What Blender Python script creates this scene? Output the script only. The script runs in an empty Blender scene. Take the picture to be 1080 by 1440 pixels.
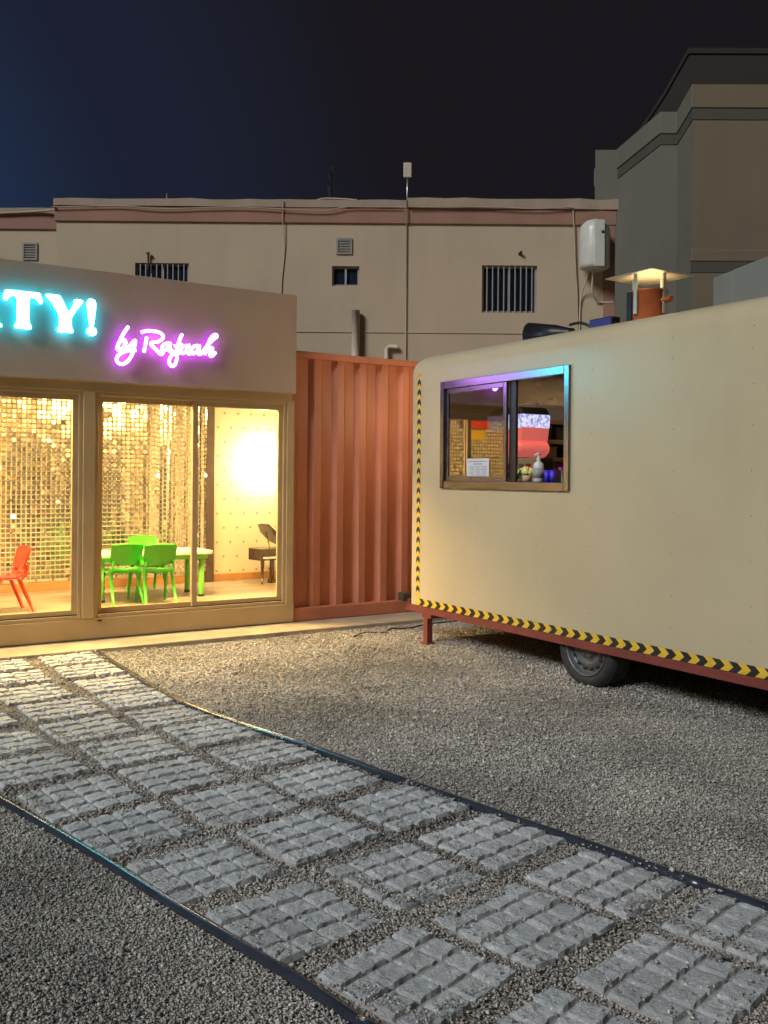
import bpy, bmesh, math, random
import numpy as np
from mathutils import Vector, Matrix, noise as mnoise
random.seed(7); rng = np.random.default_rng(11)
R = math.radians
scene = bpy.context.scene
COL = scene.collection

# ------------------------------------------------------------------ camera
YAW = 32.5
cam_d = bpy.data.cameras.new('camera'); cam = bpy.data.objects.new('camera', cam_d); COL.objects.link(cam)
cam_d.sensor_fit = 'AUTO'; cam_d.sensor_width = 36.0; cam_d.lens = 1305 * 36 / 1440
cam_d.shift_y = -50 / 1440; cam_d.clip_end = 2000; cam_d.clip_start = .05
cam.matrix_world = (Matrix.Translation((0, 0, 1.45)) @ Matrix.Rotation(R(-YAW), 4, 'Z')
                    @ Matrix.Rotation(R(90), 4, 'X') @ Matrix.Rotation(R(0.47), 4, 'Z'))
scene.camera = cam
# ------------------------------------------------------------------ world: clear night sky, city glow to one side
world = bpy.data.worlds.new('World'); scene.world = world; world.use_nodes = True
nt = world.node_tree; nt.nodes.clear()
def N(t, typ, **kw):
    n = t.nodes.new(typ)
    for k, v in kw.items(): setattr(n, k, v)
    return n
_tc = N(nt, 'ShaderNodeTexCoord')
_dot = N(nt, 'ShaderNodeVectorMath', operation='DOT_PRODUCT')
_gd = Vector((-.16, .96, .12)).normalized(); _dot.inputs[1].default_value = _gd
nt.links.new(_tc.outputs['Generated'], _dot.inputs[0])
_rmp = N(nt, 'ShaderNodeValToRGB'); nt.links.new(_dot.outputs['Value'], _rmp.inputs[0])
_e = _rmp.color_ramp; _e.interpolation = 'EASE'
_e.elements[0].position = .72; _e.elements[0].color = (.0100, .0088, .0120, 1)
_e.elements[1].position = 1.0; _e.elements[1].color = (.015, .040, .100, 1)
_m = _e.elements.new(.88); _m.color = (.0120, .0150, .031, 1)
_bg = N(nt, 'ShaderNodeBackground'); _bg.inputs['Strength'].default_value = 1.0
_out = N(nt, 'ShaderNodeOutputWorld')
nt.links.new(_rmp.outputs[0], _bg.inputs['Color']); nt.links.new(_bg.outputs[0], _out.inputs['Surface'])
# ------------------------------------------------------------------ an assumed, unseen high floodlight over the yard, as one soft weak sun
sun_d = bpy.data.lights.new('sun', 'SUN'); sun = bpy.data.objects.new('sun', sun_d); COL.objects.link(sun)
sun_d.energy = 2.25; sun_d.angle = R(18); sun_d.color = (.98, .98, 1.0)
_to = Vector((-.84, -.22, .60)).normalized()
sun.rotation_euler = _to.to_track_quat('Z', 'Y').to_euler(); sun.location = (-6, -3, 9)
# ------------------------------------------------------------------ exposure
vs = scene.view_settings
vs.view_transform = 'Standard'; vs.look = 'None'; vs.exposure = 0.0; vs.gamma = 1.0; vs.use_curve_mapping = False
scene.cycles.use_denoising = True; scene.cycles.max_bounces = 8; scene.cycles.transparent_max_bounces = 12
scene.cycles.sample_clamp_indirect = 6.0; scene.cycles.caustics_reflective = False; scene.cycles.caustics_refractive = False

# ================================================================== helpers
ORG = {}
def tag(o, label=None, cat=None, group=None, kind=None):
    if label: o['label'] = label
    if cat: o['category'] = cat
    if group: o['group'] = group
    if kind: o['kind'] = kind
    return o
def thing(name, loc, label, cat, group=None, rz=0):
    o = bpy.data.objects.new(name, None); COL.objects.link(o); o.location = loc; o.rotation_euler = (0, 0, rz)
    o.empty_display_size = .1
    ORG[o.name] = Vector(loc)
    return tag(o, label, cat, group)

class MB:
    def __init__(s): s.v = []; s.f = []; s.m = []; s.sm = []
    def add(s, vs, fs, mi=0, smooth=False):
        b = len(s.v); s.v += [tuple(v) for v in vs]
        for f in fs: s.f.append(tuple(b + i for i in f)); s.m.append(mi); s.sm.append(smooth)
        return s
    def box(s, x0, x1, y0, y1, z0, z1, mi=0):
        v = [(x, y, z) for z in (z0, z1) for y in (y0, y1) for x in (x0, x1)]
        return s.add(v, [(0, 2, 3, 1), (4, 5, 7, 6), (0, 1, 5, 4), (2, 6, 7, 3), (0, 4, 6, 2), (1, 3, 7, 5)], mi)
    def prism(s, pts, z0, z1, mi=0):        # plan polygon, counter-clockwise
        n = len(pts)
        v = [(x, y, z0) for x, y in pts] + [(x, y, z1) for x, y in pts]
        f = [(i, (i + 1) % n, n + (i + 1) % n, n + i) for i in range(n)] + [tuple(range(n - 1, -1, -1)), tuple(range(n, 2 * n))]
        return s.add(v, f, mi)
    def tube(s, pts, r, n=8, mi=0, caps=True, smooth=True, flat=1.0):
        pts = [Vector(p) for p in pts]; rs = r if isinstance(r, (list, tuple)) else [r] * len(pts)
        rings = []; up = None
        for i, p in enumerate(pts):
            t = (pts[min(i + 1, len(pts) - 1)] - pts[max(i - 1, 0)]).normalized()
            if up is None: up = Vector((0, 0, 1)) if abs(t.z) < .9 else Vector((1, 0, 0))
            a = t.cross(up).normalized(); b = a.cross(t).normalized(); up = b
            rings += [p + (a * math.cos(q) + b * math.sin(q) * flat) * rs[i] for q in (2 * math.pi * k / n for k in range(n))]
        f = []
        for i in range(len(pts) - 1):
            for k in range(n):
                f.append((i * n + k, (i + 1) * n + k, (i + 1) * n + (k + 1) % n, i * n + (k + 1) % n))
        s.add(rings, f, mi, smooth)
        if caps:
            b = len(s.v) - len(rings)
            s.f.append(tuple(b + k for k in range(n - 1, -1, -1))); s.m.append(mi); s.sm.append(False)
            s.f.append(tuple(b + len(rings) - n + k for k in range(n))); s.m.append(mi); s.sm.append(False)
        return s
    def lathe(s, prof, axis, origin, n=24, mi=0, smooth=True, close=False):   # prof: (radius, along axis)
        o = Vector(origin); ax = Vector(axis).normalized()
        a = ax.orthogonal().normalized(); b = ax.cross(a)
        v = []
        for r, h in prof:
            for k in range(n):
                q = 2 * math.pi * k / n; v.append(o + ax * h + (a * math.cos(q) + b * math.sin(q)) * r)
        f = []
        for i in range(len(prof) - 1 + (1 if close else 0)):
            j = (i + 1) % len(prof)
            for k in range(n): f.append((i * n + k, i * n + (k + 1) % n, j * n + (k + 1) % n, j * n + k))
        return s.add(v, f, mi, smooth)
    def shift(s, dx, dy, dz): s.v = [(a + dx, b + dy, c + dz) for a, b, c in s.v]; return s
    def build(s, name, mats, parent=None, origin=None, bevel=0, seg=2, kind=None, local=False):
        me = bpy.data.meshes.new(name)
        if origin is None:
            root = parent
            while root is not None and root.parent is not None: root = root.parent
            origin = ORG.get(root.name, Vector()) if (root is not None and not local) else Vector()
        o0 = Vector(origin)
        me.from_pydata([tuple(Vector(v) - o0) for v in s.v], [], s.f)
        mats = mats if isinstance(mats, (list, tuple)) else [mats]
        for m in mats: me.materials.append(m)
        me.polygons.foreach_set('material_index', s.m); me.polygons.foreach_set('use_smooth', s.sm)
        me.update()
        o = bpy.data.objects.new(name, me); COL.objects.link(o)
        if parent is not None: o.parent = parent
        else: o.location = o0; ORG[o.name] = o0
        if bevel:
            b = o.modifiers.new('bevel', 'BEVEL'); b.width = bevel; b.segments = seg; b.limit_method = 'ANGLE'; b.angle_limit = R(40)
        if kind: o['kind'] = kind
        return o
def copy_tree(o, parent=None):
    c = o.copy(); COL.objects.link(c); c.parent = parent
    for ch in list(o.children): copy_tree(ch, c)
    return c
def catmull(p, n=6, closed=False):
    p = [Vector(q) for q in p]; out = []
    for i in range(len(p) - 1):
        a, b, c, d = p[max(i - 1, 0)], p[i], p[i + 1], p[min(i + 2, len(p) - 1)]
        for k in range(n):
            t = k / n
            out.append(.5 * ((2 * b) + (c - a) * t + (2 * a - 5 * b + 4 * c - d) * t * t + (3 * b - a - 3 * c + d) * t ** 3))
    out.append(p[-1]); return out

# ------------------------------------------------------------------ materials
def mat(name, col, rough=.6, metal=0.0, var=.12, vscale=3.0, bump=0.0, bscale=60.0, spec=.5, stain=0.0, stain_col=(.1, .08, .06), coat=0.0, detail=6):
    m = bpy.data.materials.new(name); m.use_nodes = True; t = m.node_tree; t.nodes.clear()
    o = N(t, 'ShaderNodeOutputMaterial'); p = N(t, 'ShaderNodeBsdfPrincipled'); t.links.new(p.outputs[0], o.inputs[0])
    p.inputs['Roughness'].default_value = rough; p.inputs['Metallic'].default_value = metal
    p.inputs['Specular IOR Level'].default_value = spec; p.inputs['Coat Weight'].default_value = coat
    tc = N(t, 'ShaderNodeTexCoord')
    c = N(t, 'ShaderNodeRGB'); c.outputs[0].default_value = (*col, 1); last = c.outputs[0]
    if var:
        nz = N(t, 'ShaderNodeTexNoise'); nz.inputs['Scale'].default_value = vscale; nz.inputs['Detail'].default_value = detail
        t.links.new(tc.outputs['Object'], nz.inputs['Vector'])
        mr = N(t, 'ShaderNodeMapRange'); mr.inputs['From Min'].default_value = .3; mr.inputs['From Max'].default_value = .7
        mr.inputs['To Min'].default_value = 1 - var; mr.inputs['To Max'].default_value = 1 + var
        t.links.new(nz.outputs['Fac'], mr.inputs['Value'])
        mx = N(t, 'ShaderNodeVectorMath', operation='SCALE'); t.links.new(last, mx.inputs[0]); t.links.new(mr.outputs[0], mx.inputs['Scale'])
        last = mx.outputs[0]
        mr2 = N(t, 'ShaderNodeMapRange'); mr2.inputs['To Min'].default_value = max(0, rough - .1); mr2.inputs['To Max'].default_value = min(1, rough + .1)
        t.links.new(nz.outputs['Fac'], mr2.inputs['Value']); t.links.new(mr2.outputs[0], p.inputs['Roughness'])
    if stain:
        n2 = N(t, 'ShaderNodeTexNoise'); n2.inputs['Scale'].default_value = 1.3; n2.inputs['Detail'].default_value = 8; n2.inputs['Roughness'].default_value = .65
        mp = N(t, 'ShaderNodeMapping'); mp.inputs['Scale'].default_value = (2.5, 2.5, .45); t.links.new(tc.outputs['Object'], mp.inputs['Vector'])
        t.links.new(mp.outputs[0], n2.inputs['Vector'])
        r2 = N(t, 'ShaderNodeMapRange'); r2.inputs['From Min'].default_value = .5; r2.inputs['From Max'].default_value = .78; r2.inputs['To Max'].default_value = stain
        t.links.new(n2.outputs['Fac'], r2.inputs['Value'])
        mm = N(t, 'ShaderNodeMix', data_type='RGBA'); t.links.new(r2.outputs[0], mm.inputs['Factor']); t.links.new(last, mm.inputs[6]); mm.inputs[7].default_value = (*stain_col, 1)
        last = mm.outputs[2]
    t.links.new(last, p.inputs['Base Color'])
    if bump:
        nb = N(t, 'ShaderNodeTexNoise'); nb.inputs['Scale'].default_value = bscale; nb.inputs['Detail'].default_value = 5
        t.links.new(tc.outputs['Object'], nb.inputs['Vector'])
        b = N(t, 'ShaderNodeBump'); b.inputs['Strength'].default_value = bump; b.inputs['Distance'].default_value = .01
        t.links.new(nb.outputs['Fac'], b.inputs['Height']); t.links.new(b.outputs[0], p.inputs['Normal'])
    return m
def emit(name, col, s):
    m = bpy.data.materials.new(name); m.use_nodes = True; t = m.node_tree; t.nodes.clear()
    o = N(t, 'ShaderNodeOutputMaterial'); e = N(t, 'ShaderNodeEmission'); e.inputs[0].default_value = (*col, 1); e.inputs[1].default_value = s
    t.links.new(e.outputs[0], o.inputs[0]); return m
def glass(name, tint=(.96, .97, .96), refl=1.0):
    m = bpy.data.materials.new(name); m.use_nodes = True; t = m.node_tree; t.nodes.clear()
    o = N(t, 'ShaderNodeOutputMaterial'); mx = N(t, 'ShaderNodeMixShader'); tr = N(t, 'ShaderNodeBsdfTransparent'); g = N(t, 'ShaderNodeBsdfGlossy')
    lw = N(t, 'ShaderNodeLayerWeight'); lw.inputs[0].default_value = .5
    pw = N(t, 'ShaderNodeMath', operation='POWER'); pw.inputs[1].default_value = 5.0; t.links.new(lw.outputs['Facing'], pw.inputs[0])
    fr = N(t, 'ShaderNodeMath', operation='MULTIPLY_ADD'); fr.inputs[1].default_value = .95; fr.inputs[2].default_value = .045; t.links.new(pw.outputs[0], fr.inputs[0]); tr.inputs[0].default_value = (*tint, 1); g.inputs['Roughness'].default_value = .005
    mu = N(t, 'ShaderNodeMath', operation='MULTIPLY'); mu.inputs[1].default_value = refl; mu.use_clamp = True
    t.links.new(fr.outputs[0], mu.inputs[0]); t.links.new(mu.outputs[0], mx.inputs[0]); t.links.new(tr.outputs[0], mx.inputs[1]); t.links.new(g.outputs[0], mx.inputs[2])
    t.links.new(mx.outputs[0], o.inputs[0]); return m

M = {}
M['red'] = mat('red_oxide_paint', (.50, .185, .105), .5, var=.10, vscale=2.2, stain=.6, stain_col=(.33, .11, .06), bump=.25, bscale=3)
M['red_dark'] = mat('red_oxide_steel', (.19, .042, .032), .5, var=.15, vscale=5, stain=.3, stain_col=(.08, .03, .02))
M['beige'] = mat('beige_cladding', (.50, .375, .27), .5, var=.05, vscale=1.5, stain=.18, stain_col=(.32, .25, .20))
M['frame'] = mat('beige_window_frame', (.50, .365, .19), .35, var=.06, vscale=4)
M['track'] = mat('dark_window_track', (.02, .016, .014), .5, var=.2)
M['cream'] = mat('cream_trailer_paint', (.51, .43, .275), .36, var=.05, vscale=1.2, bump=.22, bscale=2.6, stain=.28, stain_col=(.40, .33, .20))
M['concrete'] = mat('concrete', (.36, .305, .22), .85, var=.2, vscale=5, bump=.35, bscale=90, stain=.4, stain_col=(.2, .17, .13))
M['wallc'] = mat('cream_render_wall', (.46, .375, .26), .85, var=.07, vscale=1.0, bump=.12, bscale=160, stain=.30, stain_col=(.33, .27, .19))
M['band'] = mat('pink_painted_band', (.30, .165, .115), .8, var=.12, vscale=2, stain=.3, stain_col=(.23, .14, .10), bump=.1, bscale=100)
M['coping'] = mat('pale_parapet_render', (.34, .27, .20), .85, var=.12, vscale=2, stain=.5, stain_col=(.24, .19, .15), bump=.15, bscale=80)
M['grayb'] = mat('grey_green_render', (.155, .150, .115), .85, var=.08, vscale=.8, bump=.1, bscale=100, stain=.25, stain_col=(.11, .105, .08))
M['brownb'] = mat('tan_render', (.165, .132, .084), .85, var=.08, vscale=.8, bump=.1, bscale=100, stain=.25, stain_col=(.115, .09, .06))
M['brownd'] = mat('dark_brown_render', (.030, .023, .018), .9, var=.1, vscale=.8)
M['graymould'] = mat('grey_moulding_dark', (.075, .070, .052), .85, var=.08, vscale=.8)
M['palewall'] = mat('pale_green_render', (.20, .225, .20), .85, var=.08, vscale=1, bump=.1, bscale=90, stain=.2, stain_col=(.14, .155, .13))
M['darkglass'] = mat('dark_window_glass', (.012, .018, .035), .12, var=0, spec=.6)
M['alu'] = mat('aluminium', (.45, .44, .42), .35, .9, var=.08)
M['steel'] = mat('brushed_steel', (.55, .50, .44), .28, .95, var=.12, vscale=2, bump=.04, bscale=8)
M['bar'] = mat('grey_window_bar', (.30, .29, .27), .5, var=.1)
M['ventg'] = mat('grey_vent', (.24, .23, .21), .6, var=.15, vscale=8)
M['pvc'] = mat('pvc_pipe', (.55, .48, .38), .5, var=.1)
M['cable'] = mat('black_cable', (.02, .02, .02), .5, var=.1)
M['cablew'] = mat('pale_cable', (.40, .33, .24), .6, var=.1)
M['heater'] = mat('white_enamel', (.52, .54, .48), .35, var=.08, vscale=6, stain=.25, stain_col=(.34, .34, .28))
M['hose'] = mat('black_polythene', (.030, .036, .050), .24, var=.2, vscale=9, spec=.6)
M['rubber'] = mat('tyre_rubber', (.022, .022, .024), .75, var=.25, vscale=14, stain=.3, stain_col=(.07, .065, .06), bump=.2, bscale=50)
M['rim'] = mat('grey_painted_rim', (.11, .112, .118), .42, .3, var=.25, vscale=20)
M['black'] = mat('black_plastic', (.014, .014, .015), .38, var=.1)
M['yellow'] = mat('yellow_tape', (.72, .46, .035), .5, var=.12, vscale=20)
M['tapeblack'] = mat('black_tape', (.02, .02, .02), .5, var=.15, vscale=20)
M['wframe'] = mat('satin_grey_aluminium_frame', (.20, .20, .225), .22, .92, var=.05, vscale=6)
M['orange'] = mat('orange_painted_flue', (.42, .10, .025), .45, var=.15, vscale=9, stain=.3, stain_col=(.15, .05, .02))
M['galv'] = mat('galvanised_sheet', (.62, .56, .46), .35, .6, var=.12, vscale=9)
M['green'] = mat('green_plastic', (.055, .46, .012), .38, var=.04, coat=.15)
M['greenleg'] = mat('green_plastic_leg', (.15, .48, .06), .38, var=.04)
M['redp'] = mat('red_plastic', (.62, .035, .02), .38, var=.04, coat=.15)
M['tabletop'] = mat('pale_table_top', (.62, .66, .50), .35, var=.04)
M['wood'] = mat('skirting_wood', (.36, .17, .055), .5, var=.15, vscale=12)
M['brownpost'] = mat('brown_post', (.055, .035, .025), .55, var=.25, vscale=12)
M['piano'] = mat('dark_brown_lacquer', (.035, .018, .010), .25, var=.1, coat=.4)
M['ceil'] = mat('white_ceiling', (.72, .66, .55), .8, var=.03)
M['paper'] = mat('white_paper', (.62, .62, .66), .7, var=.03)
M['ink'] = mat('grey_ink', (.16, .16, .19), .8, var=0)
M['white'] = mat('white_plastic', (.62, .60, .58), .4, var=.04)
M['pink'] = mat('pink_slush_glow', (.85, .20, .16), .35, var=.12, vscale=20)
M['leaf'] = mat('green_leaf', (.06, .14, .05), .5, var=.3, vscale=30)
M['petal'] = mat('pale_yellow_petal', (.66, .62, .22), .6, var=.15, vscale=30)
M['bluep'] = mat('deep_blue_plastic', (.05, .03, .55), .35, var=.05)
M['magenta'] = mat('magenta_plastic', (.55, .03, .42), .35, var=.05)
M['cyanp'] = mat('cyan_plastic', (.04, .45, .52), .35, var=.05)
M['creamboard'] = mat('cream_board', (.75, .64, .46), .6, var=.04)
M['tan'] = mat('tan_board', (.52, .38, .20), .6, var=.08)
M['glass'] = glass('shop_glass', refl=.8)
M['glass2'] = glass('trailer_window_glass', (.42, .42, .44), refl=7.0)
M['lamp'] = emit('lamp_globe_glow', (1.0, .80, .46), 260)
M['panel'] = emit('assumed_ceiling_panel_glow', (1.0, .66, .24), 230)
M['cyan_face'] = emit('cyan_letter_face', (.12, .86, 1.0), 42)
M['cyan_side'] = emit('cyan_letter_return', (.0, .40, .68), 11.0)
M['pur_face'] = emit('pink_white_tube', (.70, .30, 1.0), 20.0)
M['pur_side'] = emit('purple_tube_back', (.30, .005, .80), 11.0)
M['assumed_tlamp'] = emit('assumed_strip_glow', (1.0, .74, .44), 45)
M['assumed_bulk'] = emit('assumed_bulkhead_glow', (1.0, .70, .38), 200)  # glow of the assumed lamp hidden behind the trailer
M['assumed_hoodlamp'] = emit('assumed_hood_glow', (1.0, .74, .34), 16)
M['slushled'] = emit('lit_slush_tank', (.62, .66, 1.0), 1.0)
_t = M['slushled'].node_tree; _n = N(_t, 'ShaderNodeTexNoise'); _n.inputs['Scale'].default_value = 38; _n.inputs['Detail'].default_value = 6
_r = N(_t, 'ShaderNodeValToRGB'); _r.color_ramp.elements[0].position = .36; _r.color_ramp.elements[0].color = (.22, .22, .62, 1); _r.color_ramp.elements[1].position = .58; _r.color_ramp.elements[1].color = (.80, .80, 1.0, 1)
_t.links.new(N(_t, 'ShaderNodeTexCoord').outputs['Object'], _n.inputs['Vector']); _t.links.new(_n.outputs['Fac'], _r.inputs[0]); _t.links.new(_r.outputs[0], _t.nodes['Emission'].inputs[0])
_p = M['pink'].node_tree.nodes['Principled BSDF']; _p.inputs['Emission Color'].default_value = (1.0, .20, .17, 1); _p.inputs['Emission Strength'].default_value = .45  # glow put into the pink drink, as if tank light shone through
M['bluerefl'] = emit('blue_violet_reflection', (.22, .30, 1.0), .16)  # weak emission painted on the spotlight lens in place of a blue violet reflection

def ground_mat(name, c0, c1, c2, scale):
    m = bpy.data.materials.new(name); m.use_nodes = True; t = m.node_tree; t.nodes.clear()
    o = N(t, 'ShaderNodeOutputMaterial'); p = N(t, 'ShaderNodeBsdfPrincipled'); t.links.new(p.outputs[0], o.inputs[0]); p.inputs['Roughness'].default_value = .85
    tc = N(t, 'ShaderNodeTexCoord')
    v = N(t, 'ShaderNodeTexVoronoi'); v.inputs['Scale'].default_value = scale; t.links.new(tc.outputs['Object'], v.inputs['Vector'])
    sep = N(t, 'ShaderNodeSeparateColor'); t.links.new(v.outputs['Color'], sep.inputs[0])
    r = N(t, 'ShaderNodeValToRGB'); t.links.new(sep.outputs[0], r.inputs[0])
    r.color_ramp.elements[0].color = (*c0, 1); r.color_ramp.elements[1].color = (*c2, 1); e = r.color_ramp.elements.new(.55); e.color = (*c1, 1)
    nz = N(t, 'ShaderNodeTexNoise'); nz.inputs['Scale'].default_value = 1.1; nz.inputs['Detail'].default_value = 7; t.links.new(tc.outputs['Object'], nz.inputs['Vector'])
    mr = N(t, 'ShaderNodeMapRange'); mr.inputs['From Min'].default_value = .3; mr.inputs['From Max'].default_value = .7; mr.inputs['To Min'].default_value = .66; mr.inputs['To Max'].default_value = 1.34
    t.links.new(nz.outputs['Fac'], mr.inputs['Value'])
    sc = N(t, 'ShaderNodeVectorMath', operation='SCALE'); t.links.new(r.outputs[0], sc.inputs[0]); t.links.new(mr.outputs[0], sc.inputs['Scale']); t.links.new(sc.outputs[0], p.inputs['Base Color'])
    b = N(t, 'ShaderNodeBump'); b.inputs['Strength'].default_value = .9; b.inputs['Distance'].default_value = .012; b.invert = True
    t.links.new(v.outputs['Distance'], b.inputs['Height']); t.links.new(b.outputs[0], p.inputs['Normal'])
    return m
M['gravel'] = ground_mat('grey_gravel', (.13, .12, .105), (.31, .29, .26), (.52, .50, .45), 85)
M['gravel_path'] = ground_mat('brown_gravel', (.12, .10, .09), (.27, .235, .21), (.46, .42, .38), 85)
def pebble_mat():
    m = bpy.data.materials.new('loose_pebble'); m.use_nodes = True; t = m.node_tree; p = t.nodes['Principled BSDF']; p.inputs['Roughness'].default_value = .8
    g = N(t, 'ShaderNodeNewGeometry'); r = N(t, 'ShaderNodeValToRGB'); t.links.new(g.outputs['Random Per Island'], r.inputs[0])
    cr = r.color_ramp; cr.elements[0].color = (.17, .155, .135, 1); cr.elements[1].color = (.70, .67, .60, 1)
    e = cr.elements.new(.45); e.color = (.385, .36, .315, 1); e = cr.elements.new(.85); e.color = (.46, .43, .38, 1)
    tc = N(t, 'ShaderNodeTexCoord'); nz = N(t, 'ShaderNodeTexNoise'); nz.inputs['Scale'].default_value = 1.1; nz.inputs['Detail'].default_value = 7; t.links.new(tc.outputs['Object'], nz.inputs['Vector'])
    mr = N(t, 'ShaderNodeMapRange'); mr.inputs['From Min'].default_value = .3; mr.inputs['From Max'].default_value = .7; mr.inputs['To Min'].default_value = .66; mr.inputs['To Max'].default_value = 1.34
    t.links.new(nz.outputs['Fac'], mr.inputs['Value'])
    sc = N(t, 'ShaderNodeVectorMath', operation='SCALE'); t.links.new(r.outputs[0], sc.inputs[0]); t.links.new(mr.outputs[0], sc.inputs['Scale']); t.links.new(sc.outputs[0], p.inputs['Base Color'])
    return m
M['pebble'] = pebble_mat()
def paver_mat():
    m = mat('grey_paver_concrete', (.68, .70, .70), .9, var=.16, vscale=24, stain=.3, stain_col=(.33, .30, .27)); t = m.node_tree; p = t.nodes['Principled BSDF']
    g = N(t, 'ShaderNodeNewGeometry'); src = g.outputs['Position']
    v = N(t, 'ShaderNodeTexVoronoi'); v.inputs['Scale'].default_value = 75; v.inputs['Randomness'].default_value = 1; t.links.new(src, v.inputs['Vector'])
    n1 = N(t, 'ShaderNodeTexNoise'); n1.inputs['Scale'].default_value = 85; n1.inputs['Detail'].default_value = 8; n1.inputs['Roughness'].default_value = .7; t.links.new(src, n1.inputs['Vector'])
    pit = N(t, 'ShaderNodeMapRange'); pit.inputs['From Min'].default_value = .30; pit.inputs['From Max'].default_value = .60; t.links.new(n1.outputs['Fac'], pit.inputs['Value'])
    ad = N(t, 'ShaderNodeMath', operation='MULTIPLY_ADD'); ad.inputs[1].default_value = .5; t.links.new(v.outputs['Distance'], ad.inputs[0]); t.links.new(pit.outputs[0], ad.inputs[2])
    b = N(t, 'ShaderNodeBump'); b.inputs['Strength'].default_value = 1.0; b.inputs['Distance'].default_value = .006; t.links.new(ad.outputs[0], b.inputs['Height']); t.links.new(b.outputs[0], p.inputs['Normal'])
    old = p.inputs['Base Color'].links[0].from_socket
    n2 = N(t, 'ShaderNodeTexNoise'); n2.inputs['Scale'].default_value = 3.2; n2.inputs['Detail'].default_value = 6; t.links.new(src, n2.inputs['Vector'])
    r = N(t, 'ShaderNodeMapRange'); r.inputs['From Min'].default_value = .35; r.inputs['From Max'].default_value = .65; r.inputs['To Min'].default_value = .84; r.inputs['To Max'].default_value = 1.14; t.links.new(n2.outputs['Fac'], r.inputs['Value'])
    pc = N(t, 'ShaderNodeMapRange'); pc.inputs['To Min'].default_value = .90; pc.inputs['To Max'].default_value = 1.0; t.links.new(pit.outputs[0], pc.inputs['Value'])
    mu = N(t, 'ShaderNodeMath', operation='MULTIPLY'); t.links.new(r.outputs[0], mu.inputs[0]); t.links.new(pc.outputs[0], mu.inputs[1])
    sc = N(t, 'ShaderNodeVectorMath', operation='SCALE'); t.links.new(old, sc.inputs[0]); t.links.new(mu.outputs[0], sc.inputs['Scale']); t.links.new(sc.outputs[0], p.inputs['Base Color'])
    return m
M['paver'] = paver_mat()
M['paverbase'] = mat('paver_joint_concrete', (.36, .345, .32), .9, var=.2, vscale=18, bump=.5, bscale=80)
def dotted_wall():
    m = bpy.data.materials.new('dotted_wallpaper'); m.use_nodes = True; t = m.node_tree; p = t.nodes['Principled BSDF']; p.inputs['Roughness'].default_value = .75
    tc = N(t, 'ShaderNodeTexCoord'); sp = N(t, 'ShaderNodeSeparateXYZ'); t.links.new(tc.outputs['Object'], sp.inputs[0])
    def ma(op, a, b=None):
        n = N(t, 'ShaderNodeMath', operation=op)
        for i, q in enumerate((a, b)):
            if q is None: continue
            if isinstance(q, (int, float)): n.inputs[i].default_value = q
            else: t.links.new(q, n.inputs[i])
        return n.outputs[0]
    P_ = .17
    zr = ma('DIVIDE', sp.outputs['Z'], P_); row = ma('FLOOR', zr); half = ma('MULTIPLY', ma('MODULO', row, 2.0), .5)
    xr = ma('ADD', ma('DIVIDE', sp.outputs['X'], P_), half)
    fx = ma('SUBTRACT', ma('FRACT', xr), .5); fz = ma('SUBTRACT', ma('FRACT', zr), .5)
    d = ma('SQRT', ma('ADD', ma('MULTIPLY', fx, fx), ma('MULTIPLY', fz, fz)))
    k = ma('LESS_THAN', d, .078)
    mx = N(t, 'ShaderNodeMix', data_type='RGBA'); t.links.new(k, mx.inputs['Factor']); mx.inputs[6].default_value = (.52, .45, .33, 1); mx.inputs[7].default_value = (.22, .15, .08, 1)
    t.links.new(mx.outputs[2], p.inputs['Base Color']); return m
M['dots'] = dotted_wall()
def plank_floor():
    m = bpy.data.materials.new('grey_wood_floor'); m.use_nodes = True; t = m.node_tree; p = t.nodes['Principled BSDF']; p.inputs['Roughness'].default_value = .4
    tc = N(t, 'ShaderNodeTexCoord'); b = N(t, 'ShaderNodeTexBrick'); t.links.new(tc.outputs['Object'], b.inputs['Vector'])
    b.inputs['Scale'].default_value = 1; b.inputs['Brick Width'].default_value = .9; b.inputs['Row Height'].default_value = .12; b.inputs['Mortar Size'].default_value = .002
    b.inputs['Color1'].default_value = (.20, .15, .11, 1); b.inputs['Color2'].default_value = (.30, .24, .18, 1); b.inputs['Mortar'].default_value = (.1, .07, .05, 1)
    nz = N(t, 'ShaderNodeTexNoise'); mp = N(t, 'ShaderNodeMapping'); mp.inputs['Scale'].default_value = (3, 40, 1); t.links.new(tc.outputs['Object'], mp.inputs[0]); t.links.new(mp.outputs[0], nz.inputs['Vector']); nz.inputs['Detail'].default_value = 5
    mr = N(t, 'ShaderNodeMapRange'); mr.inputs['To Min'].default_value = .6; mr.inputs['To Max'].default_value = 1.4; t.links.new(nz.outputs['Fac'], mr.inputs['Value'])
    sc = N(t, 'ShaderNodeVectorMath', operation='SCALE'); t.links.new(b.outputs['Color'], sc.inputs[0]); t.links.new(mr.outputs[0], sc.inputs['Scale']); t.links.new(sc.outputs[0], p.inputs['Base Color'])
    return m
M['floor'] = plank_floor()
def sequin_mat():
    m = bpy.data.materials.new('mirror_sequin'); m.use_nodes = True; t = m.node_tree; p = t.nodes['Principled BSDF']
    p.inputs['Metallic'].default_value = 1; p.inputs['Roughness'].default_value = .20
    g = N(t, 'ShaderNodeNewGeometry'); r = N(t, 'ShaderNodeValToRGB'); t.links.new(g.outputs['Random Per Island'], r.inputs[0])
    r.color_ramp.elements[0].color = (.58, .57, .54, 1); r.color_ramp.elements[1].color = (.86, .85, .80, 1); t.links.new(r.outputs[0], p.inputs['Base Color'])
    return m
M['sequin'] = sequin_mat()

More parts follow.
